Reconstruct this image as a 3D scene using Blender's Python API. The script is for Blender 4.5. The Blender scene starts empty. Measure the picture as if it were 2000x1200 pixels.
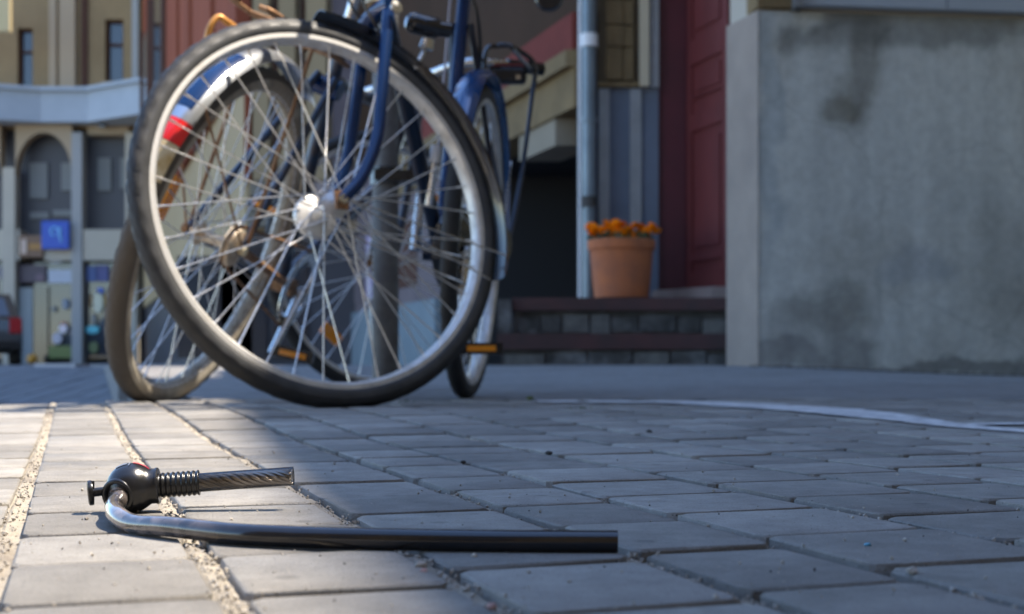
import bpy, bmesh, math, random
from mathutils import Vector, Matrix, Quaternion, noise
random.seed(7)
S = bpy.context.scene
COL = S.collection
PI = math.pi

# ------------------------------------------------------------------ camera, sky, sun, exposure
F = 2600.0; HZ = 708.0; CH = 0.088            # focal length in photo pixels, horizon row, eye height
cd = bpy.data.cameras.new('camera'); cam = bpy.data.objects.new('camera', cd); COL.objects.link(cam)
cam.location = (0, 0, CH); cam.rotation_euler = (PI/2, 0, 0)
cd.sensor_width = 36; cd.lens = F/2000*36; cd.shift_y = (HZ-600)/2000
cd.clip_start = 0.02; cd.clip_end = 400
cd.dof.use_dof = True; cd.dof.focus_distance = 0.86; cd.dof.aperture_fstop = 11.5
S.camera = cam
SUN = Vector((0.45, 0.12, 1.0)).normalized()
w = bpy.data.worlds.new("World"); S.world = w; w.use_nodes = True
nt = w.node_tree; bg = nt.nodes['Background']
sk = nt.nodes.new('ShaderNodeTexSky'); sk.sky_type = 'NISHITA'; sk.sun_disc = False
sk.sun_elevation = math.asin(SUN.z); sk.sun_rotation = math.atan2(SUN.x, SUN.y)
sk.air_density = 1.0; sk.dust_density = 0.2; sk.ozone_density = 4.5
nt.links.new(sk.outputs[0], bg.inputs[0]); bg.inputs[1].default_value = 0.15
sd = bpy.data.lights.new('sun', 'SUN'); sd.energy = 3.3; sd.angle = math.radians(0.75); sd.color = (1.0, 0.89, 0.74)
so = bpy.data.objects.new('sun', sd); COL.objects.link(so)
so.rotation_mode = 'QUATERNION'; so.rotation_quaternion = SUN.to_track_quat('Z', 'Y'); so.location = (3, 2, 9)
S.view_settings.view_transform = 'Standard'; S.view_settings.look = 'None'
S.view_settings.exposure = 1.68; S.view_settings.gamma = 1.0; S.view_settings.use_curve_mapping = False
S.render.engine = 'CYCLES'
try:
    S.cycles.use_denoising = True; S.cycles.max_bounces = 7; S.cycles.transparent_max_bounces = 16
except Exception: pass

def P(u, v, Y): return Vector(((u-1000)/F*Y, Y, CH-(v-HZ)/F*Y))
def X_(u, Y): return (u-1000)/F*Y
def Z_(v, Y): return CH-(v-HZ)/F*Y
K = 0.3315                                     # street direction (-K, 1)

# ------------------------------------------------------------------ materials
def mat(name, col, rough=0.6, metal=0.0, var=None, vs=6.0, vdet=5, bump=0.0, bs=60.0, spec=0.5, coat=0.0, rvar=0.0, var2=None, v2s=1.5, v2lo=.5, v2hi=.68, stretch=None, emis=None, trans=0.0):
    m = bpy.data.materials.new(name); m.use_nodes = True
    t = m.node_tree; b = t.nodes['Principled BSDF']
    N = t.nodes.new; L = t.links.new
    b.inputs['Base Color'].default_value = (*col, 1); b.inputs['Roughness'].default_value = rough
    b.inputs['Metallic'].default_value = metal; b.inputs['Specular IOR Level'].default_value = spec
    b.inputs['Coat Weight'].default_value = coat
    b.inputs['Transmission Weight'].default_value = trans
    g = N('ShaderNodeNewGeometry'); pos = g.outputs['Position']
    if stretch:
        mp = N('ShaderNodeVectorMath'); mp.operation = 'MULTIPLY'; L(pos, mp.inputs[0]); mp.inputs[1].default_value = stretch; pos = mp.outputs[0]
    cur = None
    if var:
        n = N('ShaderNodeTexNoise'); n.inputs['Scale'].default_value = vs; n.inputs['Detail'].default_value = vdet; n.inputs['Roughness'].default_value = .65; L(pos, n.inputs['Vector'])
        r = N('ShaderNodeValToRGB'); r.color_ramp.elements[0].position = .32; r.color_ramp.elements[1].position = .68
        r.color_ramp.elements[0].color = (*var, 1); r.color_ramp.elements[1].color = (*col, 1)
        L(n.outputs['Fac'], r.inputs[0]); cur = r.outputs[0]
        if rvar:
            mr = N('ShaderNodeMapRange'); mr.inputs['From Min'].default_value = .3; mr.inputs['From Max'].default_value = .7
            mr.inputs['To Min'].default_value = rough+rvar; mr.inputs['To Max'].default_value = rough
            L(n.outputs['Fac'], mr.inputs[0]); L(mr.outputs[0], b.inputs['Roughness'])
    if var2:
        n2 = N('ShaderNodeTexNoise'); n2.inputs['Scale'].default_value = v2s; n2.inputs['Detail'].default_value = 6; n2.inputs['Roughness'].default_value = .6; L(pos, n2.inputs['Vector'])
        mr2 = N('ShaderNodeMapRange'); mr2.inputs['From Min'].default_value = v2lo; mr2.inputs['From Max'].default_value = v2hi; L(n2.outputs['Fac'], mr2.inputs[0])
        mx = N('ShaderNodeMix'); mx.data_type = 'RGBA'; L(mr2.outputs[0], mx.inputs[0])
        if cur: L(cur, mx.inputs[6])
        else: mx.inputs[6].default_value = (*col, 1)
        mx.inputs[7].default_value = (*var2, 1); cur = mx.outputs[2]
    if cur: L(cur, b.inputs['Base Color'])
    if bump:
        n3 = N('ShaderNodeTexNoise'); n3.inputs['Scale'].default_value = bs; n3.inputs['Detail'].default_value = 6; n3.inputs['Roughness'].default_value = .7; L(g.outputs['Position'], n3.inputs['Vector'])
        bp = N('ShaderNodeBump'); bp.inputs['Strength'].default_value = 1.0; bp.inputs['Distance'].default_value = bump
        L(n3.outputs['Fac'], bp.inputs['Height']); L(bp.outputs[0], b.inputs['Normal'])
    m['_cur'] = 1
    return m, t, b, cur

def M(*a, **k): return mat(*a, **k)[0]

# paver stone: fine grain, pale mineral flecks, a tone of its own for every block
def paver_mat():
    m, t, b, cur = mat('concrete_paver', (.34, .32, .292), .78, var=(.25, .235, .213), vs=38, bump=.0016, bs=520, spec=.35)
    N = t.nodes.new; L = t.links.new
    oi = N('ShaderNodeObjectInfo')
    mr = N('ShaderNodeMapRange'); L(oi.outputs['Random'], mr.inputs[0]); mr.inputs['To Min'].default_value = .76; mr.inputs['To Max'].default_value = 1.18
    g = N('ShaderNodeNewGeometry')
    vo = N('ShaderNodeTexVoronoi'); vo.inputs['Scale'].default_value = 520; L(g.outputs['Position'], vo.inputs['Vector'])
    fl = N('ShaderNodeMapRange'); L(vo.outputs['Distance'], fl.inputs[0]); fl.inputs['From Min'].default_value = .12; fl.inputs['From Max'].default_value = .26; fl.inputs['To Min'].default_value = 1.35; fl.inputs['To Max'].default_value = 1.0
    v2 = N('ShaderNodeTexVoronoi'); v2.inputs['Scale'].default_value = 300; L(g.outputs['Position'], v2.inputs['Vector'])
    f2 = N('ShaderNodeMapRange'); L(v2.outputs['Distance'], f2.inputs[0]); f2.inputs['From Min'].default_value = .1; f2.inputs['From Max'].default_value = .22; f2.inputs['To Min'].default_value = .55; f2.inputs['To Max'].default_value = 1.0
    ns = N('ShaderNodeTexNoise'); ns.inputs['Scale'].default_value = 7; ns.inputs['Detail'].default_value = 4; L(g.outputs['Position'], ns.inputs['Vector'])
    f3 = N('ShaderNodeMapRange'); L(ns.outputs['Fac'], f3.inputs[0]); f3.inputs['From Min'].default_value = .3; f3.inputs['From Max'].default_value = .7; f3.inputs['To Min'].default_value = .86; f3.inputs['To Max'].default_value = 1.1
    o = mr.outputs[0]
    nb = N('ShaderNodeTexNoise'); nb.inputs['Scale'].default_value = 2.3; nb.inputs['Detail'].default_value = 8; nb.inputs['Roughness'].default_value = .7; L(g.outputs['Position'], nb.inputs['Vector'])
    f4 = N('ShaderNodeMapRange'); L(nb.outputs['Fac'], f4.inputs[0]); f4.inputs['From Min'].default_value = .36; f4.inputs['From Max'].default_value = .6; f4.inputs['To Min'].default_value = .86; f4.inputs['To Max'].default_value = 1.06
    v5 = N('ShaderNodeTexVoronoi'); v5.inputs['Scale'].default_value = 17; L(g.outputs['Position'], v5.inputs['Vector'])
    f5 = N('ShaderNodeMapRange'); L(v5.outputs['Distance'], f5.inputs[0]); f5.inputs['From Min'].default_value = .06; f5.inputs['From Max'].default_value = .11; f5.inputs['To Min'].default_value = .72; f5.inputs['To Max'].default_value = 1.0
    for q in (fl, f2, f3, f4, f5):
        mm = N('ShaderNodeMath'); mm.operation = 'MULTIPLY'; L(o, mm.inputs[0]); L(q.outputs[0], mm.inputs[1]); o = mm.outputs[0]
    vm = N('ShaderNodeVectorMath'); vm.operation = 'SCALE'; L(cur, vm.inputs[0]); L(o, vm.inputs['Scale'])
    L(vm.outputs[0], b.inputs['Base Color'])
    return m
def plinth_mat():
    m, t, b, cur = mat('grey_render', (.62, .64, .60), .88, var=(.54, .555, .525), vs=2.2, vdet=12, bump=.005, bs=70, spec=.2, var2=(.30, .28, .235), v2s=1.1, v2lo=.5, v2hi=.75)
    N = t.nodes.new; L = t.links.new
    g = N('ShaderNodeNewGeometry')
    nz = N('ShaderNodeTexNoise'); nz.inputs['Scale'].default_value = 3.5; nz.inputs['Detail'].default_value = 5; L(g.outputs['Position'], nz.inputs['Vector'])
    off = N('ShaderNodeVectorMath'); off.operation = 'MULTIPLY_ADD'; L(nz.outputs['Color'], off.inputs[0]); off.inputs[1].default_value = (.34, 0, .34); L(g.outputs['Position'], off.inputs[2])
    # old damp marks: (photo px centre, radii in m, tilt, colour, strength)
    st = [(1685, 145, .085, .24, -22, (.15, .135, .10), .8), (1640, 205, .08, .06, 0, (.16, .145, .10), .75), (1800, 55, .55, .10, 4, (.095, .095, .085), .8), (1660, 40, .14, .06, 0, (.12, .12, .11), .7),
          (1565, 80, .04, .10, 0, (.14, .14, .12), .5), (1560, 640, .20, .13, 20, (.15, .135, .125), .5), (1620, 600, .16, .12, 0, (.14, .14, .12), .6), (1900, 712, .45, .035, 2, (.06, .058, .055), .85),
          (1655, 690, .10, .09, 0, (.09, .085, .085), .7), (1530, 700, .25, .05, 0, (.13, .125, .13), .7), (1960, 480, .12, .35, 10, (.24, .26, .26), .35), (1800, 525, .17, .08, 0, (.30, .33, .37), .6), (1500, 250, .07, .55, 0, (.30, .35, .38), .7)]
    for (u, v, rx, rz, a, c, s) in st:
        Y = 6.05; cx, cz = X_(u, Y), Z_(v, Y)
        mp = N('ShaderNodeMapping'); mp.vector_type = 'TEXTURE'; mp.inputs['Location'].default_value = (cx+.17, 6.05, cz+.17); mp.inputs['Rotation'].default_value = (0, math.radians(-a), 0); mp.inputs['Scale'].default_value = (rx*1.25, 50, rz*1.25)
        L(off.outputs[0], mp.inputs['Vector'])
        ln = N('ShaderNodeVectorMath'); ln.operation = 'LENGTH'; L(mp.outputs[0], ln.inputs[0])
        r = N('ShaderNodeMapRange'); r.interpolation_type = 'SMOOTHSTEP'; L(ln.outputs['Value'], r.inputs[0]); r.inputs['From Min'].default_value = .55; r.inputs['From Max'].default_value = 1.15; r.inputs['To Min'].default_value = s*.66; r.inputs['To Max'].default_value = 0
        mx = N('ShaderNodeMix'); mx.data_type = 'RGBA'; L(r.outputs[0], mx.inputs[0]); L(cur, mx.inputs[6]); mx.inputs[7].default_value = (*c, 1); cur = mx.outputs[2]
    # plaster grain, hairline cracks and drips running down from the ledge
    for (sc, lo, hi, st_) in ((24, .91, 1.06, None), (160, .94, 1.05, None), (9, .88, 1.05, (1, 1, .08))):
        src = g.outputs['Position']
        if st_: mu = N('ShaderNodeVectorMath'); mu.operation = 'MULTIPLY'; L(src, mu.inputs[0]); mu.inputs[1].default_value = st_; src = mu.outputs[0]
        q = N('ShaderNodeTexNoise'); q.inputs['Scale'].default_value = sc; q.inputs['Detail'].default_value = 8; L(src, q.inputs['Vector'])
        a = N('ShaderNodeMapRange'); L(q.outputs['Fac'], a.inputs[0]); a.inputs['From Min'].default_value = .35; a.inputs['From Max'].default_value = .65; a.inputs['To Min'].default_value = lo; a.inputs['To Max'].default_value = hi
        vm = N('ShaderNodeVectorMath'); vm.operation = 'SCALE'; L(cur, vm.inputs[0]); L(a.outputs[0], vm.inputs['Scale']); cur = vm.outputs[0]
    vo = N('ShaderNodeTexVoronoi'); vo.feature = 'DISTANCE_TO_EDGE'; vo.inputs['Scale'].default_value = 1.3; L(off.outputs[0], vo.inputs['Vector'])
    a = N('ShaderNodeMapRange'); L(vo.outputs['Distance'], a.inputs[0]); a.inputs['From Max'].default_value = .012; a.inputs['To Min'].default_value = .86; a.inputs['To Max'].default_value = 1
    vm = N('ShaderNodeVectorMath'); vm.operation = 'SCALE'; L(cur, vm.inputs[0]); L(a.outputs[0], vm.inputs['Scale']); cur = vm.outputs[0]
    L(cur, b.inputs['Base Color'])
    return m
def sheath_mat():
    # tinted clear plastic tube: thin shell, smoky, glossy
    m = bpy.data.materials.new('smoky_plastic_sheath'); m.use_nodes = True; t = m.node_tree; t.nodes.clear()
    N = t.nodes.new; L = t.links.new
    tr = N('ShaderNodeBsdfTransparent'); tr.inputs[0].default_value = (.78, .76, .74, 1)
    df = N('ShaderNodeBsdfPrincipled'); df.inputs['Base Color'].default_value = (.03, .03, .033, 1); df.inputs['Roughness'].default_value = .12
    gl = N('ShaderNodeBsdfGlossy'); gl.inputs['Roughness'].default_value = .07
    lw = N('ShaderNodeFresnel'); lw.inputs[0].default_value = 1.5
    m1 = N('ShaderNodeMixShader'); m1.inputs[0].default_value = .10; L(tr.outputs[0], m1.inputs[1]); L(df.outputs[0], m1.inputs[2])
    m2 = N('ShaderNodeMixShader'); L(lw.outputs[0], m2.inputs[0]); L(m1.outputs[0], m2.inputs[1]); L(gl.outputs[0], m2.inputs[2])
    o = N('ShaderNodeOutputMaterial'); L(m2.outputs[0], o.inputs[0]); return m

PAVER = paver_mat(); RENDER = plinth_mat(); SHEATH = sheath_mat()
SAND = M('joint_sand', (.50, .445, .36), .95, var=(.36, .315, .25), vs=160, bump=.0022, bs=500, var2=(.16, .13, .11), v2s=6, v2lo=.52, v2hi=.7)
GRIT_L = M('pale_grit', (.50, .46, .40), .9, var=(.25, .22, .19), vs=300)
GRIT_D = M('dark_grit', (.05, .045, .04), .9)
ASPH = M('road_stone', (.20, .205, .21), .85, var=(.14, .145, .15), vs=3, bump=.004, bs=60)
FLAT = M('pavement_surface', (.26, .25, .24), .85, var=(.17, .165, .16), vs=30, vdet=10, bump=.003, bs=120, var2=(.16, .15, .145), v2s=2.4)
PAINT = M('worn_white_paint', (.80, .80, .79), .7, var=(.34, .34, .35), vs=45, vdet=8)
BLKPL = M('black_plastic', (.012, .0125, .015), .27, bump=.00015, bs=300, spec=.6)
BLKMAT = M('black_plastic_worn', (.011, .011, .012), .27, bump=.0001, bs=500)
STEEL = M('steel_strand', (.50, .46, .42), .3, 1.0)
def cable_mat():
    # black vinyl, blending to a greyer, glossier tone towards the bend
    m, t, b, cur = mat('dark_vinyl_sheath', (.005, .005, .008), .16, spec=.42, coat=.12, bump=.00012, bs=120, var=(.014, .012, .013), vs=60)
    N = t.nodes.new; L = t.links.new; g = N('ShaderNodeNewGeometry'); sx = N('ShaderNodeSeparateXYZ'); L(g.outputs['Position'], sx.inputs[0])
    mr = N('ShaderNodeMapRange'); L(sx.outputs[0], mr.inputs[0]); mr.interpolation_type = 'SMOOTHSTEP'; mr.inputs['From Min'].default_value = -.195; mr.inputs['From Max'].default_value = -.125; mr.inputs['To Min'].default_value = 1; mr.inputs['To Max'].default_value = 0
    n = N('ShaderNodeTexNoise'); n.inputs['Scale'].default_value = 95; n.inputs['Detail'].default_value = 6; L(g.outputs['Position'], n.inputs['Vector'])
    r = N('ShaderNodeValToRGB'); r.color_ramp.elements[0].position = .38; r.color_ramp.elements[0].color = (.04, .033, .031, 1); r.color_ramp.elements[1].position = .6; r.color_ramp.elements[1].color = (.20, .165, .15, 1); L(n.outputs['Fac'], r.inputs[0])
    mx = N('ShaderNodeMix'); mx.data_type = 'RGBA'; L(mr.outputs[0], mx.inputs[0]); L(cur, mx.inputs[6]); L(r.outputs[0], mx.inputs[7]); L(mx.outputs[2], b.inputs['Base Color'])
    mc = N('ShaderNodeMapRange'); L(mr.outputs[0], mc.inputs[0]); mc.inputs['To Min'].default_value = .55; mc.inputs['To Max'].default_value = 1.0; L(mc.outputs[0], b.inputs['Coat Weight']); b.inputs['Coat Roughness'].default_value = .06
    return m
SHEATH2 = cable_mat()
GREYVIN = M('grey_vinyl_bend', (.17, .145, .135), .2, metal=.35, coat=.8, var=(.075, .065, .065), vs=110, bump=.0004, bs=220)
REDPR = M('red_print', (.55, .02, .05), .3); GREYPR = M('silver_label', (.35, .35, .36), .3, .5, var=(.2, .2, .21), vs=400)
RUB = M('tyre_rubber', (.02, .02, .022), .6, var=(.04, .04, .038), vs=18, bump=.0008, bs=200, var2=(.07, .065, .06), v2s=9, v2lo=.55, v2hi=.8)
RUBSIDE = M('tyre_sidewall', (.085, .087, .09), .42, var=(.04, .042, .045), vs=14, bump=.0004, bs=260)
RUBDUST = M('dusty_tyre', (.42, .37, .29), .85, var=(.24, .21, .17), vs=25, bump=.0015, bs=160, var2=(.50, .46, .38), v2s=12)
RUBDUSTD = M('dusty_dark_tread', (.10, .085, .07), .85, var=(.11, .095, .08), vs=40, bump=.002, bs=200)
ALU = M('dull_alloy_rim', (.90, .90, .89), .36, .6, var=(.55, .53, .49), vs=18, rvar=.2)
CHROME = M('chrome', (.80, .81, .82), .12, 1.0, var=(.62, .58, .52), vs=40, rvar=.25)
SPK = M('spoke_steel', (.90, .90, .90), .3, .7, var=(.70, .69, .66), vs=90)
RUST = M('rusty_steel', (.42, .24, .12), .6, .5, var=(.20, .10, .05), vs=60, bump=.0012, bs=200)
BLUE = M('blue_enamel', (.0, .026, .115), .25, .1, coat=.2, var=(.0, .02, .085), vs=8)
NAVY = M('dark_blue_enamel', (.001, .010, .035), .28, .1, coat=.25)
TEAL = M('old_blue_enamel', (.015, .05, .11), .35, .1, var=(.06, .04, .03), vs=30, coat=.2)
BLKEN = M('black_enamel', (.012, .013, .017), .2, coat=.8)
REDREF = M('red_reflector', (.75, .02, .02), .25, coat=.5)
ORGREF = M('amber_reflector', (.95, .32, .01), .25, coat=.5)
CREAM = M('cream_paint', (.75, .68, .48), .4, var=(.5, .35, .15), vs=30)
POSTM = M('galvanised_post', (.19, .185, .175), .55, .3, var=(.13, .125, .12), vs=20, rvar=.2)
TERRA = M('terracotta', (.52, .155, .05), .8, var=(.36, .12, .055), vs=9, bump=.001, bs=120)
SOIL = M('potting_soil', (.03, .02, .015), .95)
LEAF = M('marigold_leaf', (.03, .07, .02), .6, var=(.05, .10, .03), vs=60)
MARI = M('marigold_petal', (1.0, .20, .0), .6, var=(1.0, .30, .0), vs=60, spec=.1)
MOSS = M('moss', (.10, .14, .03), .9)
DOORR = M('red_door_paint', (.17, .034, .032), .5, var=(.12, .024, .024), vs=5, stretch=(1, 1, .3))
DOORD = M('maroon_frame_paint', (.10, .013, .022), .45, var=(.075, .010, .017), vs=5)
STONEB = M('beige_stone', (.24, .17, .088), .85, var=(.165, .12, .065), vs=4, bump=.006, bs=20, spec=.1)
STONEG = M('grey_blue_panel', (.15, .18, .235), .7, var=(.12, .145, .19), vs=3)
STONEL = M('grey_strip', (.34, .35, .36), .8, var=(.27, .28, .28), vs=6)
BROWN = M('brown_plaster', (.062, .034, .020), .85, var=(.045, .026, .015), vs=1.2, bump=.005, bs=12, spec=.1)
REDB = M('oxide_red_band', (.19, .045, .035), .8, var=(.14, .035, .028), vs=3, spec=.1)
MAUVE = M('mauve_plaster', (.19, .155, .16), .85, var=(.14, .115, .12), vs=3, spec=.1)
MLILAC = M('lilac_poster', (.38, .31, .46), .6)
PALEB = M('pale_blue_paint', (.22, .265, .29), .8, var=(.16, .20, .225), vs=2, spec=.1)
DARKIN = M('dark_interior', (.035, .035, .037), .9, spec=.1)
STEPR = M('oxblood_tread', (.085, .035, .035), .55, var=(.05, .03, .03), vs=6)
STEPG = M('step_concrete', (.13, .125, .12), .9, var=(.05, .048, .045), vs=7, bump=.006, bs=40, var2=(.24, .24, .24), v2s=5, spec=.1)
THRESH = M('threshold_stone', (.34, .26, .24), .8, var=(.24, .19, .175), vs=5)
STEPG2 = M('lighter_step_stone', (.20, .195, .18), .9, var=(.10, .095, .09), vs=9, spec=.1)
PIPE = M('zinc_pipe', (.22, .27, .30), .45, .4, var=(.15, .19, .22), vs=6)
WHITEP = M('white_clip', (.78, .79, .80), .5)
FACB = M('brown_grey_facade', (.34, .235, .125), .9, var=(.25, .175, .095), vs=.7, bump=.01, bs=4, spec=.1)
FACL = M('light_facade_strip', (.42, .32, .215), .9, spec=.1)
PALEG = M('pale_grey_cornice', (.42, .46, .50), .85, var=(.34, .38, .42), vs=.8)
BLUG = M('blue_grey_stone', (.34, .335, .325), .85)
BEIGEF = M('beige_fascia', (.50, .45, .37), .85, var=(.43, .39, .32), vs=.8, spec=.1)
TCB = M('terracotta_facade', (.29, .082, .042), .85, var=(.21, .06, .032), vs=.8, stretch=(3, 1, .15), spec=.1)
TCD = M('dark_brown_frame', (.09, .045, .032), .8, spec=.1)
BEIGEC = M('beige_column_stone', (.44, .33, .19), .85, var=(.35, .26, .15), vs=1.2, stretch=(2, 1, .3), spec=.1)
GREYW = M('grey_lower_facade', (.29, .25, .19), .85, var=(.23, .20, .15), vs=1.2, spec=.1)
SHOPD = M('dark_shopfront', (.05, .047, .055), .5)
GLASS = M('window_glass', (.035, .04, .05), .08, spec=.8)
PANEL = M('pale_window_blind', (.20, .20, .19), .7)
CARB = M('black_car_paint', (.010, .010, .013), .25, coat=.7)
TAIL = M('tail_lamp_red', (.35, .01, .02), .2, coat=.5)
SIGNB = M('sign_blue', (.0, .06, .42), .4); SIGNW = M('sign_symbol_pale_blue', (.20, .48, .80), .4)
def flat(name, c): return M(name, c, .5)
ROOFM = M('roof_tin', (.22, .21, .2), .6)

# ------------------------------------------------------------------ object helpers
ORG = {}
def link(o): COL.objects.link(o); return o
def thing(name, label, cat, loc=(0, 0, 0), group=None):
    o = link(bpy.data.objects.new(name, None)); o.location = loc; o.empty_display_size = .1
    o['label'] = label; o['category'] = cat
    if group: o['group'] = group
    ORG[o.name] = Vector(loc); return o
def mesh(name, vs, fs, m, parent=None, smooth=False, ang=40, kind=None, label=None):
    org = ORG[parent.name] if parent else Vector((0, 0, 0))
    me = bpy.data.meshes.new(name); me.from_pydata([tuple(Vector(v)-org) for v in vs], [], fs)
    bm = bmesh.new(); bm.from_mesh(me); bmesh.ops.recalc_face_normals(bm, faces=bm.faces); bm.to_mesh(me); bm.free()
    if isinstance(m, (list, tuple)):
        for q in m: me.materials.append(q)
    else: me.materials.append(m)
    if smooth:
        me.polygons.foreach_set('use_smooth', [True]*len(me.polygons)); me.set_sharp_from_angle(angle=math.radians(ang))
    o = link(bpy.data.objects.new(name, me))
    if parent: o.parent = parent
    ORG[o.name] = org
    if kind: o['kind'] = kind
    if label: o['label'] = label
    return o
class G:                                   # geometry gatherer
    def __init__(s): s.v = []; s.f = []
    def add(s, vs, fs):
        n = len(s.v); s.v += [Vector(q) for q in vs]; s.f += [tuple(i+n for i in f) for f in fs]; return s
    def box(s, a, b):
        x0, y0, z0 = a; x1, y1, z1 = b
        return s.add([(x0, y0, z0), (x1, y0, z0), (x1, y1, z0), (x0, y1, z0), (x0, y0, z1), (x1, y0, z1), (x1, y1, z1), (x0, y1, z1)],
                     [(0, 3, 2, 1), (4, 5, 6, 7), (0, 1, 5, 4), (1, 2, 6, 5), (2, 3, 7, 6), (3, 0, 4, 7)])
    def prism(s, plan, z0, z1):
        n = len(plan); z1l = z1 if isinstance(z1, (list, tuple)) else [z1]*n; z0l = z0 if isinstance(z0, (list, tuple)) else [z0]*n
        vs = [(x, y, z0l[i]) for i, (x, y) in enumerate(plan)]+[(x, y, z1l[i]) for i, (x, y) in enumerate(plan)]
        return s.add(vs, [tuple(range(n))[::-1], tuple(range(n, 2*n))]+[(i, (i+1) % n, n+(i+1) % n, n+i) for i in range(n)])
    def bbox(s, c, u, v, w_):              # oriented box: centre, half vectors
        c = Vector(c); vs = []
        for k in (-1, 1):
            for (i, j) in ((-1, -1), (1, -1), (1, 1), (-1, 1)): vs.append(c+u*i+v*j+w_*k)
        return s.add(vs, [(0, 3, 2, 1), (4, 5, 6, 7), (0, 1, 5, 4), (1, 2, 6, 5), (2, 3, 7, 6), (3, 0, 4, 7)])
    def tube(s, pts, r, n=10, closed=False, cap=True, flat_=1.0):
        pts = [Vector(p) for p in pts]; N = len(pts); rr = r if isinstance(r, (list, tuple)) else [r]*N
        up = Vector((0, 0, 1)); rings = []; prev = None
        for i, p in enumerate(pts):
            a = pts[(i-1) % N] if (closed or i > 0) else p; b = pts[(i+1) % N] if (closed or i < N-1) else p
            d = (b-a).normalized()
            if prev is None:
                x = d.cross(up) if abs(d.z) < .95 else d.cross(Vector((1, 0, 0)))
            else: x = prev-d*prev.dot(d)
            x.normalize(); prev = x; y = d.cross(x)
            rings.append([p+(x*math.cos(t)+y*math.sin(t)*flat_)*rr[i] for t in [2*PI*k/n for k in range(n)]])
        vs = [q for r_ in rings for q in r_]; fs = []
        for i in range(N if closed else N-1):
            j = (i+1) % N
            for k in range(n): fs.append((i*n+k, i*n+(k+1) % n, j*n+(k+1) % n, j*n+k))
        if cap and not closed: fs += [tuple(range(n))[::-1], tuple((N-1)*n+k for k in range(n))]
        return s.add(vs, fs)
    def rev(s, prof, c, ax, e1=None, n=48, a0=0, a1=2*PI, closed=True):   # prof (r, h) about axis ax
        ax = Vector(ax).normalized()
        if e1 is None: e1 = ax.orthogonal().normalized()
        e2 = ax.cross(e1); full = abs(a1-a0-2*PI) < 1e-6; m = n if full else n+1; k = len(prof); vs = []; fs = []
        for i in range(m):
            t = a0+(a1-a0)*i/n; d = e1*math.cos(t)+e2*math.sin(t)
            for (r, h) in prof: vs.append(Vector(c)+d*r+ax*h)
        for i in range(n):
            j = (i+1) % m
            for q in range(k if closed else k-1): fs.append((i*k+q, i*k+(q+1) % k, j*k+(q+1) % k, j*k+q))
        if not full and closed: fs += [tuple(range(k))[::-1], tuple((m-1)*k+q for q in range(k))]
        return s.add(vs, fs)
    def build(s, name, m, parent=None, **k): return mesh(name, s.v, s.f, m, parent, **k)
def sol(prof, n=24): return prof       # profile from axis (r=0) to axis
def curve(pts, n=8):                   # Catmull-Rom
    pts = [Vector(p) for p in pts]; q = [pts[0]*2-pts[1]]+pts+[pts[-1]*2-pts[-2]]; out = []
    for i in range(1, len(q)-2):
        for k in range(n):
            t = k/n; a, b, c, d = q[i-1], q[i], q[i+1], q[i+2]
            out.append(.5*((2*b)+(c-a)*t+(2*a-5*b+4*c-d)*t*t+(3*b-a-3*c+d)*t**3))
    return out+[pts[-1]]
def struct(o, label=None):
    o['kind'] = 'structure'; return o

# ------------------------------------------------------------------ ground
def ss(a, b, x): t = max(0, min(1, (x-a)/(b-a))); return t*t*(3-2*t)
def GZ(x, y):                          # height of the pavement
    z = .012*ss(1.35, 2.25, y)+.0012*noise.noise(Vector((x*2.2, y*2.2, 3)))*ss(1.0, 1.4, y)
    z -= .004*ss(2.5, 3.1, y)*(1-ss(-.2, .3, x))
    return z+ss(3.0, 6.4, y)*.062*(1-.75*ss(.9, 2.4, x))
def road_z(x, y):
    w_ = x+K*y
    return -.25+.28*ss(0, 1, (y-8.9)/3.4 if y < 12.3 else 1)*1.0 if y < 60 else .03

# street road on the left: a dip, then a ramp of long stone slabs, then flat to the far buildings
def road():
    ys = [-8, 0, 2, 4, 8.9]+[8.9+3.4*i/12 for i in range(1, 13)]+[20, 40, 80, 150]
    xs = [-90, -40, -20, -10, -6, -4, -3, -2, -1, 0, 1.2, 3, 10, 40, 90]
    vs = []; fs = []
    for y in ys:
        for x in xs:
            z = -.25 if y <= 8.9 else (-.25+.28*(y-8.9)/3.4 if y < 12.3 else .03)
            vs.append((x, y, z))
    n = len(xs)
    for j in range(len(ys)-1):
        for i in range(n-1): fs.append((j*n+i, j*n+i+1, (j+1)*n+i+1, (j+1)*n+i))
    o = struct(mesh('road', vs, fs, ASPH))
    # slab rows laid on the ramp, each slab a piece
    sx = .19; tan = .28/3.4; base = None
    jj = 0
    for i in range(17):
        x0 = -4.55+i*sx
        y = 9.0+(i % 2)*.25
        while y < 12.2:
            y1 = min(y+.55, 12.25)
            g = G(); a = .008; zt = lambda yy: -.25+tan*(yy-8.9)+.018+random.uniform(-.003, .003)
            plan = [(x0+a, y+.006), (x0+sx-a, y+.006), (x0+sx-a, y1-.006), (x0+a, y1-.006)]
            g.prism(plan, [-.25+tan*(q[1]-8.9)-.01 for q in plan], [zt(q[1]) for q in plan])
            g.build('slab', ASPH, o); y = y1; jj += 1
    return o
ROAD = road()
# pale doorstep strip lying at the head of the ramp
o = G().box((X_(80, 13.2), 13.0, .02), (X_(160, 13.2), 13.45, .075)).build('kerb_stone', M('pale_kerb', (.55, .53, .52), .8))
o['label'] = 'pale kerb stone lying across the far street below the shop windows'; o['category'] = 'kerb stone'

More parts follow.
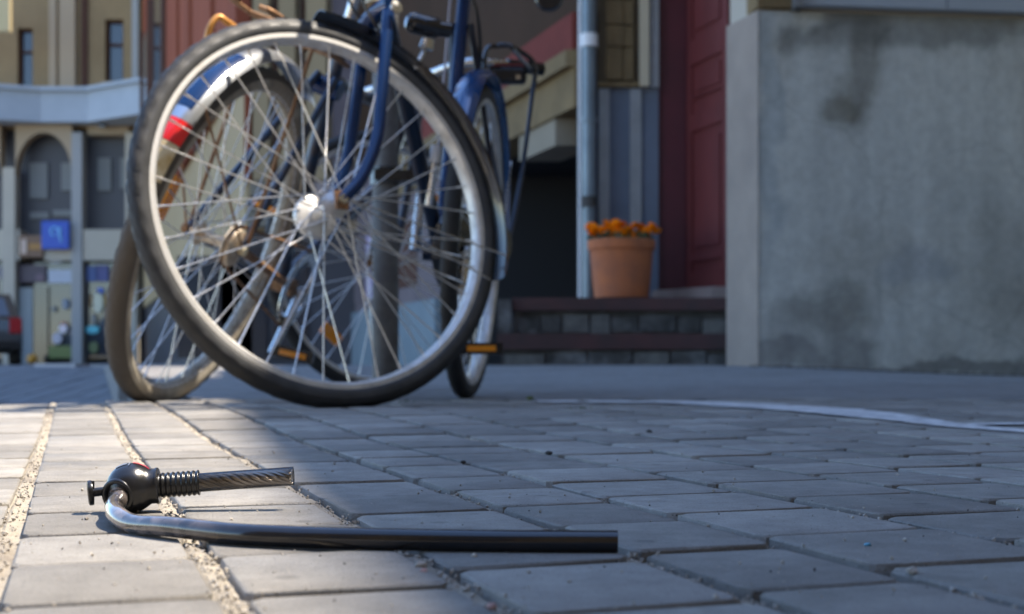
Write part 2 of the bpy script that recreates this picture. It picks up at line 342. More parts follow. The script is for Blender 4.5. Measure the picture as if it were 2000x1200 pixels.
# pavement: sand bed in front with separate pavers, plain surface further back
LINES = [-.032, .0605, .157, .257, .345, .461, .578]          # joint lines A..G: x at y=0
SP = .1015
while LINES[-1] < 2.75: LINES.append(LINES[-1]+SP+random.uniform(-.002, .002))
while LINES[0] > -1.15: LINES.insert(0, LINES[0]-SP+random.uniform(-.002, .002))
iA = min(range(len(LINES)), key=lambda i: abs(LINES[i]+.032))
PH = {iA: .473, iA+1: .508, iA+2: .566, iA+3: .522, iA+4: .578, iA+5: .561}
DIR = Vector((-K, 1, 0)).normalized(); PRP = Vector((DIR.y, -DIR.x, 0)); CS = DIR.y
def far_edge(x): return 2.36 if x < -1.0 else (2.36+(x+1.0)/.35*.43 if x < -.65 else 2.79)
def pavement():
    # sand bed
    vs = []; fs = []; xs = [-2.4+.05*i for i in range(97)]; ys = []
    y = -1.2
    while y < 2.8:
        ys.append(y); y += .03 if y > .3 else .15
    for y in ys:
        for x in xs:
            vs.append((x, min(y, far_edge(x)), GZ(x, y)-.0125+.0095*(1-ss(.02, .22, x+K*y))+.0012*noise.noise(Vector((x*25, y*25, 0)))))
    n = len(xs)
    for j in range(len(ys)-1):
        for i in range(n-1):
            if vs[j*n+i][1] < far_edge(xs[i])-1e-4: fs.append((j*n+i, j*n+i+1, (j+1)*n+i+1, (j+1)*n+i))
    root = struct(mesh('pavement', vs, fs, SAND))
    # sand filling the long joints almost to the top
    g = G(); rs = random.Random(12)
    for L_ in LINES:
        y = .3; vs = []; n_ = 0
        while y < 2.5:
            x = L_-K*y
            if abs(x) < 1.5 and y < far_edge(x)-.02:
                for (o_, dz) in ((-.0074, -.0070), (-.003, -.0036), (.002, -.0042), (.0070, -.0072)):
                    p = Vector((x, y, 0))+PRP*(o_+rs.uniform(-.0008, .0008)); vs.append((p.x, p.y, GZ(x, y)+dz+.0022*(1-ss(.05, .25, L_))+.0016*noise.noise(Vector((x*60, y*60, 7)))+.0036*(.4+.6*ss(.05, .25, L_))*noise.noise(Vector((x*11, y*11, 2)))+rs.uniform(-.0004, .0004)))
                n_ += 1
            y += .004 if y < 1.4 else .012
        fs = [(i*4+k, i*4+k+1, (i+1)*4+k+1, (i+1)*4+k) for i in range(n_-1) for k in range(3)]
        if n_ > 1: g.add(vs, fs)
    g.build('joint_sand', SAND, root, smooth=True, kind='stuff')
    # paver shapes
    def shape(seed):
        r = random.Random(seed); hx, hy = .5, .5; vs = []; fs = []
        def ring(ins, z, c):
            out = []
            X = hx-ins[0]; Yh = hy-ins[1]
            for (sx, sy) in ((1, 1), (-1, 1), (-1, -1), (1, -1)):
                a = [(X, Yh-c*1.0), (X-c*1.0, Yh)]
                a = a if sx*sy > 0 else a[::-1]
                for (p, q) in a: out.append((sx*p, sy*q, z))
            return out
        j = lambda s: r.uniform(-s, s)
        R = [ring((0, 0), -.03, .045), ring((0, 0), -.006, .045), ring((.001, .001), -.0011, .045), ring((.005, .005), -.0003, .05), ring((.016, .016), 0.0, .055)]
        for k, q in enumerate(R):
            for (x, y, z) in q: vs.append((x+j(.006), y+j(.006), z+(j(.0004) if 0 < k < 4 else 0)))
        for k in range(4):
            for i in range(8): fs.append((k*8+i, k*8+(i+1) % 8, (k+1)*8+(i+1) % 8, (k+1)*8+i))
        fs.append(tuple(32+i for i in range(8))); return vs, fs
    SH = [shape(i) for i in range(8)]; ME = []
    for vs_, fs_ in SH:
        me = bpy.data.meshes.new('paver'); me.from_pydata(vs_, [], fs_)
        me.polygons.foreach_set('use_smooth', [True]*len(me.polygons)); me.set_sharp_from_angle(angle=math.radians(35)); me.materials.append(PAVER); ME.append(me)
    items = []
    for i in range(len(LINES)-1):
        ph = PH.get(i, .5+.05*(i % 2)+random.uniform(-.015, .015)); a, b = LINES[i], LINES[i+1]
        k = -19; yy = ph-.1*19
        while yy < 2.9:
            L_ = .1+random.uniform(-.0012, .0012)
            wd = (b-a)*CS
            mid = Vector((a-K*yy, yy, 0))+PRP*(wd/2)+DIR*(L_/CS/2)
            if -2.35 < mid.x < 2.3 and mid.y < far_edge(mid.x-.02)-.03: items.append((mid, wd-.0115, L_/CS-.0066))
            yy += L_
    def vis(m): 
        u = 1000+F*m.x/m.y if m.y > .3 else 9999
        return .40 < m.y and -110 < u < 2110
    items.sort(key=lambda t: (0 if vis(t[0]) else 1, t[0].y))
    rot = Matrix((PRP, DIR, Vector((0, 0, 1)))).transposed().to_4x4()
    rest = G(); c = 0
    for idx, (m_, wd, ln) in enumerate(items):
        z = GZ(m_.x, m_.y)+random.uniform(-.0008, .0008)
        dzdy = (GZ(m_.x, m_.y+.05)-GZ(m_.x, m_.y-.05))/.1
        T = Matrix.Translation((m_.x, m_.y, z)) @ Matrix.Rotation(dzdy+random.uniform(-.0045, .0045), 4, 'X') @ Matrix.Rotation(random.uniform(-.005, .005), 4, 'Y') @ rot @ Matrix.Rotation(random.uniform(-.009, .009), 4, 'Z') @ Matrix.Diagonal((wd, ln, 1, 1))
        if idx < 300:
            o = link(bpy.data.objects.new('paver', random.choice(ME))); o.parent = root; o.matrix_local = T
        else:
            v_, f_ = SH[idx % 8]; rest.add([T @ Vector(q) for q in v_], f_)
    rest.build('pavers', PAVER, root, smooth=True, ang=35, kind='stuff')
    # plain surface behind the pavers and to the right
    g = G(); xs = [-.65+.15*i for i in range(40)]; ys = [2.78+.12*i for i in range(48)]; vs = []; fs = []
    for y in ys:
        for x in xs:
            xx = x if x > -.5 else x-(K*(y-2.78) if x < -.6 else K*(y-2.78))
            vs.append((xx, y, GZ(x, y)-.001))
    n = len(xs)
    for j in range(len(ys)-1):
        for i in range(n-1): fs.append((j*n+i, j*n+i+1, (j+1)*n+i+1, (j+1)*n+i))
    g.add(vs, fs)
    g.build('pavement_surface', FLAT, root)
    # extension along the street beyond, up to the far right-hand buildings, and kerb faces down to the road
    g = G(); wpt = lambda w_, y: (w_-K*y, y)
    g.prism([wpt(.30, 8.42), wpt(4.5, 8.42), wpt(4.5, 40), wpt(.30, 40)], -.3, .055)
    g.build('pavement_surface', FLAT, root)
    g = G(); g.prism([(-2.4, 2.30), (-1.0, 2.36), (-.66, 2.78), (-.52, 2.80), (-2.4, 8.4), (-2.42, 8.4), (-.8, 2.9), (-1.1, 2.42), (-2.4, 2.36)], -.25, -.006)
    for p, q in (((-2.4, 2.30), (-1.02, 2.345)), ((-1.02, 2.345), (-.67, 2.775))):
        d = Vector((q[0]-p[0], q[1]-p[1])).normalized(); nn = Vector((-d.y, d.x))*.05; L_ = (Vector(q)-Vector(p)).length; k = 0
    g.build('kerb', ASPH, root)
    return root
PAV = pavement()

# painted white line on the right, an old worn marking
def ribbon(pts, name='painted_line', lift=.0022):
    # pts: (u, v, width in m) along the middle of the stroke, laid on the ground with a worn, uneven edge
    rnd = random.Random(3); mid = []
    for (u, v, wd) in pts:
        Y = 2.2
        for _ in range(30): Y = (CH-GZ(X_(u, Y), Y)-lift)*F/(v-HZ)
        mid.append((X_(u, Y), Y, wd))
    c = curve(mid, 10); vs = []; fs = []
    for k, p in enumerate(c):
        a = c[max(0, k-1)]; b = c[min(len(c)-1, k+1)]; d = Vector((b.x-a.x, b.y-a.y)).normalized()
        for sg in (-1, 1):
            h = p.z/2*(1+rnd.uniform(-.10, .06)); x, y = p.x-d.y*h*sg, p.y+d.x*h*sg; vs.append((x, y, GZ(x, y)+lift))
    for k in range(len(c)-1): fs.append((2*k, 2*k+2, 2*k+3, 2*k+1))
    return struct(mesh(name, vs, fs, PAINT, PAV))
ribbon([(1250, 783.5, .11), (1310, 784.6, .13), (1400, 788, .15), (1500, 793.5, .15), (1600, 800, .14), (1700, 810, .11), (1780, 819.5, .075), (1860, 830, .055), (1950, 837.5, .05), (2060, 846, .05)])
ribbon([(1880, 829.5, .02), (1940, 827.5, .035), (2060, 826.5, .035)])
ribbon([(1050, 783.5, .14), (1090, 783.5, .16), (1130, 783.5, .15)]); ribbon([(1145, 784, .15), (1200, 784, .17), (1240, 783.8, .16)])

# grit and crumbs lying in the joints and on the stones
def grit(n, name, m, smin, smax, jointbias, seed, dark=False):
    r = random.Random(seed); g = G(); k = 0
    while k < n:
        y = .42+(r.random()**1.4)*1.9; u = r.uniform(-60, 2060); x = X_(u, y)
        if r.random() < jointbias:
            L_ = min(LINES, key=lambda q: abs(q-K*y-x)); x = L_-K*y+r.gauss(0, .0032)
            z = GZ(x, y)-.0036+.0022*(1-ss(.05, .25, L_))+.0036*(.4+.6*ss(.05, .25, L_))*noise.noise(Vector((x*11, y*11, 2)))
        else: z = GZ(x, y)
        s = r.uniform(smin, smax)*(.6+.4*r.random())
        q = Quaternion((r.random()-.5, r.random()-.5, r.random()-.5, r.random()-.5)).normalized()
        vs = [q @ Vector(v_)*s*r.uniform(.7, 1.25)+Vector((x, y, z+s*.45)) for v_ in ((1, 0, 0), (-1, 0, 0), (0, 1, 0), (0, -1, 0), (0, 0, .8), (0, 0, -.8))]
        g.add(vs, [(0, 2, 4), (2, 1, 4), (1, 3, 4), (3, 0, 4), (2, 0, 5), (1, 2, 5), (3, 1, 5), (0, 3, 5)]); k += 1
    return g.build(name, m, PAV, kind='stuff')
grit(3600, 'joint_gravel', GRIT_L, .0006, .0019, .93, 1)
grit(900, 'scattered_grit', GRIT_L, .0003, .0008, .1, 2)
grit(420, 'dark_crumbs', GRIT_D, .0004, .0011, .6, 4)
# grit swept against the steps and the wall
def swept():
    r = random.Random(21); g = G()
    for k in range(900):
        x = r.uniform(-.1, 2.6); y = (6.72-abs(r.gauss(0, .10))) if x < 1.05 else (5.96+.12*(x-1.1)-abs(r.gauss(0, .09))); z = GZ(x, y); s = r.uniform(.002, .008)
        q = Quaternion((r.random()-.5, r.random()-.5, r.random()-.5, r.random()-.5)).normalized()
        g.add([q @ Vector(v_)*s+Vector((x, y, z+s*.4)) for v_ in ((1, 0, 0), (-1, 0, 0), (0, 1, 0), (0, -1, 0), (0, 0, .7), (0, 0, -.7))], [(0, 2, 4), (2, 1, 4), (1, 3, 4), (3, 0, 4), (2, 0, 5), (1, 2, 5), (3, 1, 5), (0, 3, 5)])
    g.build('swept_grit', M('swept_grit', (.09, .08, .07), .9, var=(.2, .18, .15), vs=30), PAV, kind='stuff')
swept()
# a few larger pebbles that can be picked out
def pebble(u, v, s, m, label, seed):
    r = random.Random(seed); Y = CH*F/(v-HZ)
    for _ in range(9): Y = (CH-GZ(X_(u, Y), Y))*F/(v-HZ)
    bm = bmesh.new(); bmesh.ops.create_icosphere(bm, subdivisions=2, radius=s)
    for q in bm.verts: q.co = Vector((q.co.x*1.3, q.co.y, q.co.z*.7))*(1+.35*noise.noise(q.co/s*1.3+Vector((seed, 0, 0))))
    me = bpy.data.meshes.new('pebble'); bm.to_mesh(me); bm.free(); me.materials.append(m)
    o = link(bpy.data.objects.new('pebble', me)); o.location = (X_(u, Y), Y, GZ(X_(u, Y), Y)+s*.35); o.rotation_euler = (0, 0, r.random()*6)
    o['label'] = label; o['category'] = 'pebble'; o['group'] = 'loose stones on the pavers'
PINK = M('pink_pebble', (.36, .22, .19), .8)
pebble(1782, 1118, .0022, GRIT_L, 'white pebble in the joint at the lower right of the paving', 1)
pebble(1072, 887, .0032, GRIT_D, 'larger black crumb standing on the shaded pavers behind the cable end', 2)
pebble(905, 905, .0026, GRIT_D, 'black crumb on the shaded pavers behind the short cut cable', 3)
pebble(1268, 845, .0034, GRIT_D, 'round black crumb near the painted white line', 4)
pebble(822, 1108, .0024, GRIT_L, 'pale pebble in the sandy joint in front of the long cable', 5)
pebble(828, 1118, .0016, PINK, 'small pink pebble beside the pale one in front of the long cable', 6)
pebble(169, 1014, .0013, M('grey_pebble', (.2, .18, .16), .8), 'small grey pebble on the sunlit paver left of the lock', 7)
pebble(960, 1188, .0018, PINK, 'pink pebble in the joint at the bottom edge of the paving', 8)
pebble(1695, 1066, .0014, M('blue_chip', (.1, .3, .42), .6), 'tiny blue chip in a joint on the right of the paving', 9)
pebble(1035, 780, .006, MOSS, 'mossy crumb at the left end of the painted line', 10)
# thin grass tufts in the joint by the front tyre
def tuft(u, v, label):
    r = random.Random(u); Y = CH*F/(v-HZ)
    for _ in range(9): Y = (CH-GZ(X_(u, Y), Y))*F/(v-HZ)
    g = G()
    for k in range(26):
        x = X_(u, Y)+r.gauss(0, .012); y = Y+r.gauss(0, .008); h = r.uniform(.004, .010); dx = r.uniform(-.006, .006)
        z = GZ(x, y)-.003; g.add([(x-.0009, y, z), (x+.0009, y, z), (x+dx, y+r.uniform(-.003, .003), z+h)], [(0, 1, 2)])
    o = g.build('grass_tuft', MOSS); o['label'] = label; o['category'] = 'grass'
tuft(795, 786, 'tiny green grass tuft right of the front tyre contact'); tuft(1130, 800, 'sparse grass tuft in front of the painted line end')

# ------------------------------------------------------------------ the cut cable lock
def lock():
    base = P(257, 1003, .785); base.z = 0
    L0 = thing('cable_lock', 'cut black cable bicycle lock lying on the sunlit pavers', 'bicycle lock', base)
    C = P(257, 953, .785); R = .0147
    # ball body: slightly squashed sphere as one revolved shell round the cable axis
    ax = (P(575, 930, .795)-P(300, 951, .785)).normalized(); e1 = ax.cross(Vector((0, -1, 0))).normalized(); 
    if e1.z < 0: e1 = -e1
    e3 = ax.cross(e1)
    prof = []
    for i in range(25):
        t = PI*i/24; prof.append((max(.0001, R*math.sin(t)), -R*math.cos(t)))
    prof = [p for p in prof if p[1] < R*.70]+[(R*.70, R*.76), (R*.71, R*1.02), (R*.66, R*1.06), (.0001, R*1.06)]
    G().rev(prof, C, ax, e1, 48, closed=False).build('lock_head', BLKPL, L0, smooth=True, ang=50)
    # collar hood and ribbed sleeve
    hb = C+ax*R*.86
    G().rev([(R*.735, 0), (R*.735, .0010), (R*.70, .0016), (R*.50, .0016), (R*.50, 0)], C+ax*R*.98, ax, e1, 40).build('collar', BLKPL, L0, smooth=True, ang=40)
    pr = []; s0 = C+ax*(R*1.05); Ls = .0235; nb = 8
    for i in range(nb*8+1):
        t = i/(nb*8); pr.append((.0072+.0004*math.cos(2*PI*nb*t), Ls*t))
    pr += [(.0073, Ls+.0004), (.0052, Ls+.0006)]
    G().rev([(.0052, 0)]+pr, s0, ax, e1, 32).build('ribbed_sleeve', BLKMAT, L0, smooth=True, ang=80)
    # front socket where the long cable enters
    fd = Vector((-.25, -.93, -.16)).normalized(); fc = C+Vector((-.0030, -.0035, -.0022))
    G().rev([(.0100, 0), (.0102, .0068), (.0098, .0088), (.0088, .0096), (.0076, .0092), (.0068, .0078), (.0066, .003), (.0001, .003)], fc, fd, None, 36, closed=False).build('socket', BLKPL, L0, smooth=True, ang=60)
    # keyhole cap on its stem
    kc = P(180, 964, .785); kd = (kc-C).normalized(); kd = Vector((-.93, -.30, -.10)).normalized(); st = C+kd*R*.9
    kn = G().rev([(.0001, 0), (.0070, .0000), (.0074, .0010), (.0072, .0026), (.0058, .0032), (.0001, .0032)], C+kd*(R+.0070), kd, None, 32, closed=False).build('key_cap', BLKMAT, L0, smooth=True, ang=45)
    G().tube([C+kd*R*.9, C+kd*(R+.0072)], .0026, 16).build('cap_stem', BLKMAT, L0, smooth=True)
    G().bbox(C+kd*(R+.0072+.0005), kd*.0014, Vector((0, 0, 1))*.0068, Vector((.3, -.95, 0))*.0012).build('cap_rib', BLKMAT, L0)
    # printed plates on top: grey label and two red bars (thin raised patches following the ball)
    def patch(t0, t1, a0, a1, m, name, lift=.00035):
        vs = []; fs = []; n = 10
        for i in range(n+1):
            for j in range(n+1):
                t = t0+(t1-t0)*i/n; a = a0+(a1-a0)*j/n
                d = ax*math.sin(t)+(Vector((0, 0, 1))-ax*ax.z).normalized()*math.cos(t)*math.cos(a)+Vector((0, -1, 0))*math.cos(t)*math.sin(a)
                vs.append(C+d.normalized()*(R+lift))
        for i in range(n):
            for j in range(n): q = i*(n+1)+j; fs.append((q, q+1, q+n+2, q+n+1))
        return mesh(name, vs, fs, m, L0, smooth=True)
    patch(-.55, -.05, -.12, .30, GREYPR, 'label_plate'); 
    patch(.12, .80, -.02, .05, REDPR, 'red_stripe', .0005); patch(.16, .82, .12, .19, REDPR, 'red_stripe', .0005); patch(.03, .08, -.12, .42, GREYPR, 'label_edge', .0005)
    rl = GREYPR
    # short stub: steel strands inside a clear sheath
    a = s0+ax*(Ls-.006); b = P(573, 930, .795); n = 90; strands = 8
    ax2 = (b-a).normalized(); x = ax2.orthogonal().normalized(); y = ax2.cross(x); Lc = (b-a).length
    core = None
    for s in range(strands):
        ph = 2*PI*s/strands
        pts = [a+ax2*(Lc*i/n)+(x*math.cos(ph+9.5*i/n)+y*math.sin(ph+9.5*i/n))*.0034 for i in range(n+1)][:-3]
        G().tube(pts, .00125, 6).build('steel_strand', STEEL, L0, smooth=True)
    G().tube([a, b-ax2*.0012], .0026, 10).build('strand_core', STEEL, L0, smooth=True)
    G().rev([(.0056, 0), (.0056, Lc*.5), (.0056, Lc)], a, ax2, None, 32, closed=False).build('clear_sheath', SHEATH, L0, smooth=True)
    G().rev([(.0047, Lc-.0002), (.0056, Lc), (.0056, Lc+.0002), (.0047, Lc+.0003)], a, ax2, None, 32).build('sheath_rim', BLKPL, L0, smooth=True)
    # long cable: leaves the socket, bends round to the front and runs along the ground
    pts = [(fc+fd*.002), fc+fd*.008, P(231, 976, .755), P(223, 991, .733), P(231, 1008, .708), P(262, 1024, .690), Vector((X_(330, .669), .669, .0054)), Vector((X_(450, .644), .644, .0052)), Vector((X_(560, .633), .633, .0052)),
           Vector((X_(700, .624), .624, .0053)), Vector((X_(950, .616), .616, .0053)), Vector((X_(1207, .6118), .6118, .0056))]
    c = curve(pts, 12); cut = 66
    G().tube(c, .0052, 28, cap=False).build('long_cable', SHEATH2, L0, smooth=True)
    e = c[-1]; d = (c[-1]-c[-2]).normalized()
    G().rev([(.0001, 0), (.0040, .0000), (.0052, -.0001)], e-d*.0008, d, None, 28, closed=False).build('cut_end', STEEL, L0, smooth=True)
lock()

# ------------------------------------------------------------------ bicycle pieces
def wheel(root, name, C, n, up, R=.35, tr=.0195, rr=.318, m_side=RUBSIDE, m_tread=RUB, m_rim=ALU, nsp=36, drum=None, hubm=ALU, phase=0, refl=None, hubw=.036, valve=True):
    C = Vector(C); n = Vector(n).normalized(); up = Vector(up); up = (up-n*up.dot(n)).normalized(); e1 = up.cross(n).normalized()
    wr = link(bpy.data.objects.new(name, None)); wr.parent = root; wr.empty_display_size = .05; ORG[wr.name] = ORG[root.name]
    # tyre with knobbly tread
    NS = 220; pr = 20; vs = []; fs = []; mi = []
    Rc = R-tr
    for i in range(NS):
        t = 2*PI*i/NS; d = e1*math.cos(t)+up*math.sin(t)
        for k in range(pr):
            a = 2*PI*k/pr; rad = tr
            ca = math.cos(a)
            if ca > .35:
                rad += (.0026 if (i//2+(k % 2)) % 2 else -.0008)
            vs.append(C+d*(Rc+rad*math.cos(a))+n*(rad*.92*math.sin(a)))
    for i in range(NS):
        j = (i+1) % NS
        for k in range(pr):
            fs.append((i*pr+k, i*pr+(k+1) % pr, j*pr+(k+1) % pr, j*pr+k)); mi.append(1 if math.cos(2*PI*(k+.5)/pr) > .45 else 0)
    ty = mesh('tyre', vs, fs, [m_side, m_tread], wr, smooth=True, ang=60)
    for p_, q in zip(ty.data.polygons, mi): p_.material_index = q
    # rim: box section with flanges
    h = .0155
    G().rev([(rr+.002, h), (rr+.002, h-.002), (rr-.006, h-.003), (rr-.006, -h+.003), (rr+.002, -h+.002), (rr+.002, -h), (rr-.006, -h), (rr-.010, -h*.78), (rr-.0125, -.004), (rr-.0125, .004), (rr-.010, h*.78), (rr-.006, h)], C, n, e1, 96).build('rim', m_rim, wr, smooth=True, ang=35)
    # hub
    hp = [(.0001, -hubw-.020), (.0045, -hubw-.020), (.0048, -hubw-.006), (.010, -hubw-.005), (.018, -hubw-.002), (.024, -hubw), (.024, -hubw+.003), (.013, -hubw+.006), (.011, 0), (.013, hubw-.006), (.024, hubw-.003), (.024, hubw), (.018, hubw+.002), (.010, hubw+.005), (.0048, hubw+.006), (.0045, hubw+.020), (.0001, hubw+.020)]
    fl_r = .0225
    if drum:
        side = drum; hp2 = [(.0001, side*(hubw-.004)), (.030, side*(hubw-.004)), (.039, side*(hubw-.001)), (.041, side*(hubw+.008)), (.038, side*(hubw+.016)), (.022, side*(hubw+.020)), (.0001, side*(hubw+.020))]
        G().rev(hp2, C, n, e1, 40, closed=False).build('hub_drum', hubm, wr, smooth=True, ang=35)
    G().rev(hp, C, n, e1, 28, closed=False).build('hub', hubm, wr, smooth=True, ang=35)
    # spokes, one shared mesh
    rim_r = rr-.0115
    def ends(i):
        side = 1 if i % 2 == 0 else -1; k = i//2; t = 2*PI*i/nsp+phase; sgn = 1 if k % 2 == 0 else -1
        th = t+sgn*1.15
        a = C+(e1*math.cos(th)+up*math.sin(th))*fl_r+n*side*hubw; b = C+(e1*math.cos(t)+up*math.sin(t))*rim_r+n*side*.003
        return a, b
    a, b = ends(0); L_ = (b-a).length; g = G(); g.tube([(0, 0, 0), (0, 0, L_-.014)], .0013, 6); g.tube([(0, 0, L_-.014), (0, 0, L_)], .0021, 6)
    me = bpy.data.meshes.new('spoke'); me.from_pydata([tuple(v) for v in g.v], [], g.f); me.materials.append(SPK); me.polygons.foreach_set('use_smooth', [True]*len(me.polygons)); me.set_sharp_from_angle(angle=.7)
    for i in range(nsp):
        a, b = ends(i); o = link(bpy.data.objects.new('spoke', me)); o.parent = wr
        o.matrix_local = Matrix.Translation(a-ORG[root.name]) @ (b-a).to_track_quat('Z', 'Y').to_matrix().to_4x4() @ Matrix.Diagonal((1, 1, (b-a).length/L_, 1))
    if refl is not None:
        for (t, s) in refl:
            d = e1*math.cos(t)+up*math.sin(t); tg = n.cross(d)
            G().bbox(C+d*.245, d*.015, tg*.032, n*.004).build('spoke_reflector', ORGREF, wr)
    return wr, e1, up, n
def fender(root, C, n, e1, up, r, a0, a1, width, m, name='mudguard', depth=.012, nseg=60):
    pr = []
    for k in range(9):
        t = -1+2*k/8; pr.append((r-depth*abs(t)**2.2, t*width/2))
    pr2 = pr+[(p[0]-.0016, p[1]*.97) for p in pr[::-1]]
    # angle measured from e1 towards up
    ax = Vector(n)
    e2 = ax.cross(e1); sg = 1 if e2.dot(up) > 0 else -1
    return G().rev(pr2, C, ax, e1, nseg, a0*sg if sg > 0 else -a1, a1*sg if sg > 0 else -a0).build(name, m, root, smooth=True, ang=50)
def tb(root, name, pts, r, m, n=12, cv=0, label=None):
    if cv: pts = curve(pts, cv)
    return G().tube(pts, r, n).build(name, m, root, smooth=True, ang=50, label=label)
def pedal(root, c, along, up_, m_ref=ORGREF):
    c = Vector(c); a = Vector(along).normalized(); u_ = Vector(up_).normalized(); f = a.cross(u_).normalized()
    p = G().bbox(c, a*.045, f*.030, u_*.012).build('pedal', BLKMAT, root)
    for s in (-1, 1): G().bbox(c+f*s*.0312, a*.030, f*.0015, u_*.006).build('pedal_reflector', m_ref, p)
    ORG[p.name] = ORG[root.name]; return p

# ---- blue bicycle, front wheel turned towards the camera
def bike_a():
    C = Vector((-.3244, 2.3187, .3525)); n = Vector((.5638, -.8002, .2045)); up = Vector((-.1178, .1671, .9789))
    R0 = thing('blue_bicycle', 'blue bicycle with black mudguards, its front wheel turned towards the lock on the ground', 'bicycle', (C.x, C.y, .012))
    wr, e1, up, n = wheel(R0, 'front_wheel', C, n, up, R=.3495, drum=-1, hubm=ALU, phase=.05, hubw=.036)
    if e1.x < 0: pass
    e1 = Vector((.8175, .576, 0))
    fender(R0, C, n, e1, up, .375, math.radians(-17), math.radians(86.5), .056, BLKEN)
    q = lambda x, y, o=0: C+e1*x+up*y+n*o
    cr = q(.150, .385)
    # fork blades and crown
    for s in (1, -1):
        tb(R0, 'fork_blade', [q(.150, .392, s*.040), q(.128, .30, s*.046), q(.105, .20, s*.052), q(.085, .12, s*.056), q(.045, .045, s*.058), q(0, 0, s*.058)], [.0125, .0125, .0125, .012, .011, .011, .010, .0095, .009, .0085, .008, .008, .0075, .0075, .007, .007, .0068, .0066, .0064, .0062, .006][:21] if False else .0115, BLUE, 14, 6)
        G().bbox(q(0, 0, s*.060), e1*.012, up*.016, n*.003).build('dropout', RUST, R0)
        G().rev([(.0001, 0), (.009, 0), (.009, .007), (.0001, .007)], q(0, 0, s*.062), n*s, None, 6, closed=False).build('axle_nut', CHROME, R0)
    tb(R0, 'fork_crown', [q(.150, .388, -.052), q(.150, .396, 0), q(.150, .388, .052)], .017, BLUE, 14, 4)
    sd = (e1*.20+up*.98).normalized()
    h0 = q(.150, .40); H0 = h0+sd*.022; H1 = H0+sd*.16
    tb(R0, 'headset_cup', [h0+sd*.004, H0+sd*.012], .0225, CHROME, 24)
    tb(R0, 'headset_ring', [h0+sd*.002, h0+sd*.012], .0255, CREAM, 24)
    tb(R0, 'head_tube', [H0+sd*.012, H1], .0185, BLUE, 20)
    tb(R0, 'handlebar_stem', [H1, H1+sd*.10, H1+sd*.12-e1*.06], .013, CHROME, 14, 4)
    hb = H1+sd*.12-e1*.06
    tb(R0, 'handlebar', [hb+n*.30+e1*.20, hb+n*.27+e1*.06, hb+n*.10-e1*.01, hb, hb-n*.10-e1*.01, hb-n*.27+e1*.06, hb-n*.30+e1*.20], .0112, CHROME, 12, 6)
    for s in (-1, 1): tb(R0, 'handlebar_grip', [hb+n*.293*s+e1*.11, hb+n*.305*s+e1*.23], .016, BLKMAT, 14)
    # frame
    BB = P(860, 492, 2.86); ST = P(912, -60, 2.98); RH = Vector((-.083, 3.0, .357))
    H0f = H0+sd*.02; H1f = H1-sd*.02
    tb(R0, 'down_tube', [H0f, BB], .0165, NAVY, 16); tb(R0, 'top_tube', [H1f, ST-(ST-BB).normalized()*.05], .0145, BLUE, 16)
    tb(R0, 'seat_tube', [BB, ST], .0150, BLUE, 16)
    tb(R0, 'gear_cable', [ST+Vector((-.03, -.02, 0)), BB+(ST-BB)*.35+Vector((-.024, -.02, 0))], .003, M('pale_cable', (.45, .42, .45), .5), 8)
    tb(R0, 'seat_post', [ST, ST+(ST-BB).normalized()*.12], .0125, CHROME, 14)
    t = Vector((.12, .99, 0)).normalized(); upr = Vector((.065, 0, 1)).normalized(); nr = t.cross(upr).normalized()
    if nr.y > 0: nr = -nr
    sp = ST+(ST-BB).normalized()*.13
    vs = []; fs = []; NL = 12
    for i in range(NL+1):
        f_ = i/NL; wdt = .015+.065*ss(.35, .95, f_); c0 = sp+t*(.24*f_-.13)
        for (a, b) in ((-1, 0), (-.8, .6), (0, 1), (.8, .6), (1, 0), (.8, -.7), (-.8, -.7)): vs.append(c0+nr*a*wdt+Vector((0, 0, 1))*(b*.02+.02))
    for i in range(NL):
        for k in range(7): fs.append((i*7+k, i*7+(k+1) % 7, (i+1)*7+(k+1) % 7, (i+1)*7+k))
    fs += [tuple(range(7)), tuple(NL*7+k for k in range(7))]
    mesh('saddle', vs, fs, BLKMAT, R0, smooth=True, ang=70)
    wheel(R0, 'rear_wheel', RH, nr, upr, R=.350, m_side=RUB, phase=.2, hubm=CHROME)
    fender(R0, RH, nr, t, upr, .385, math.radians(-5), math.radians(152), .056, M('light_blue_mudguard', (.0, .06, .20), .25, .2, coat=.8))
    for s in (-1, 1):
        tb(R0, 'chain_stay', [BB+nr*s*.03, RH+nr*s*.062], .0085, NAVY, 10); tb(R0, 'seat_stay', [BB+(ST-BB)*.80+nr*s*.02, RH+nr*s*.062], .0075, NAVY, 10)
        tb(R0, 'mudguard_stay', [RH+nr*s*.06, RH+t*.30+upr*.23+nr*s*.03], .0022, CHROME, 6)
    tb(R0, 'bottom_bracket', [BB-nr*.036, BB+nr*.036], .021, NAVY, 20)
    # cranks, chainring, chain case
    ca = BB+nr*.055; ce = P(868, 648, 2.82)+nr*.03
    tb(R0, 'crank_arm', [ca, ca+(ce-ca)*.5, ce], [.013, .0105, .0085], CHROME, 12)
    G().rev([(.0001, 0), (.017, 0), (.017, .010), (.0001, .012)], ca, nr, None, 20, closed=False).build('crank_cap', CHROME, R0, smooth=True)
    pedal(R0, P(938, 681, 2.80), Vector((1, .10, 0)), (0, 0, 1))
    tb(R0, 'pedal_axle', [ce, P(905, 678, 2.8)], .006, CHROME, 8)
    cb = BB-nr*.055; ce2 = cb+(ca-ce).normalized()*.165; tb(R0, 'crank_arm', [cb, ce2], [.013, .0085], CHROME, 12)
    pedal(R0, ce2-nr*.055, nr, (0, 0, 1), BLKMAT)
    G().rev([(.075, -.002), (.092, -.002), (.094, 0), (.092, .002), (.075, .002)], BB+nr*.045, nr, None, 46).build('chainring', CHROME, R0, smooth=True)
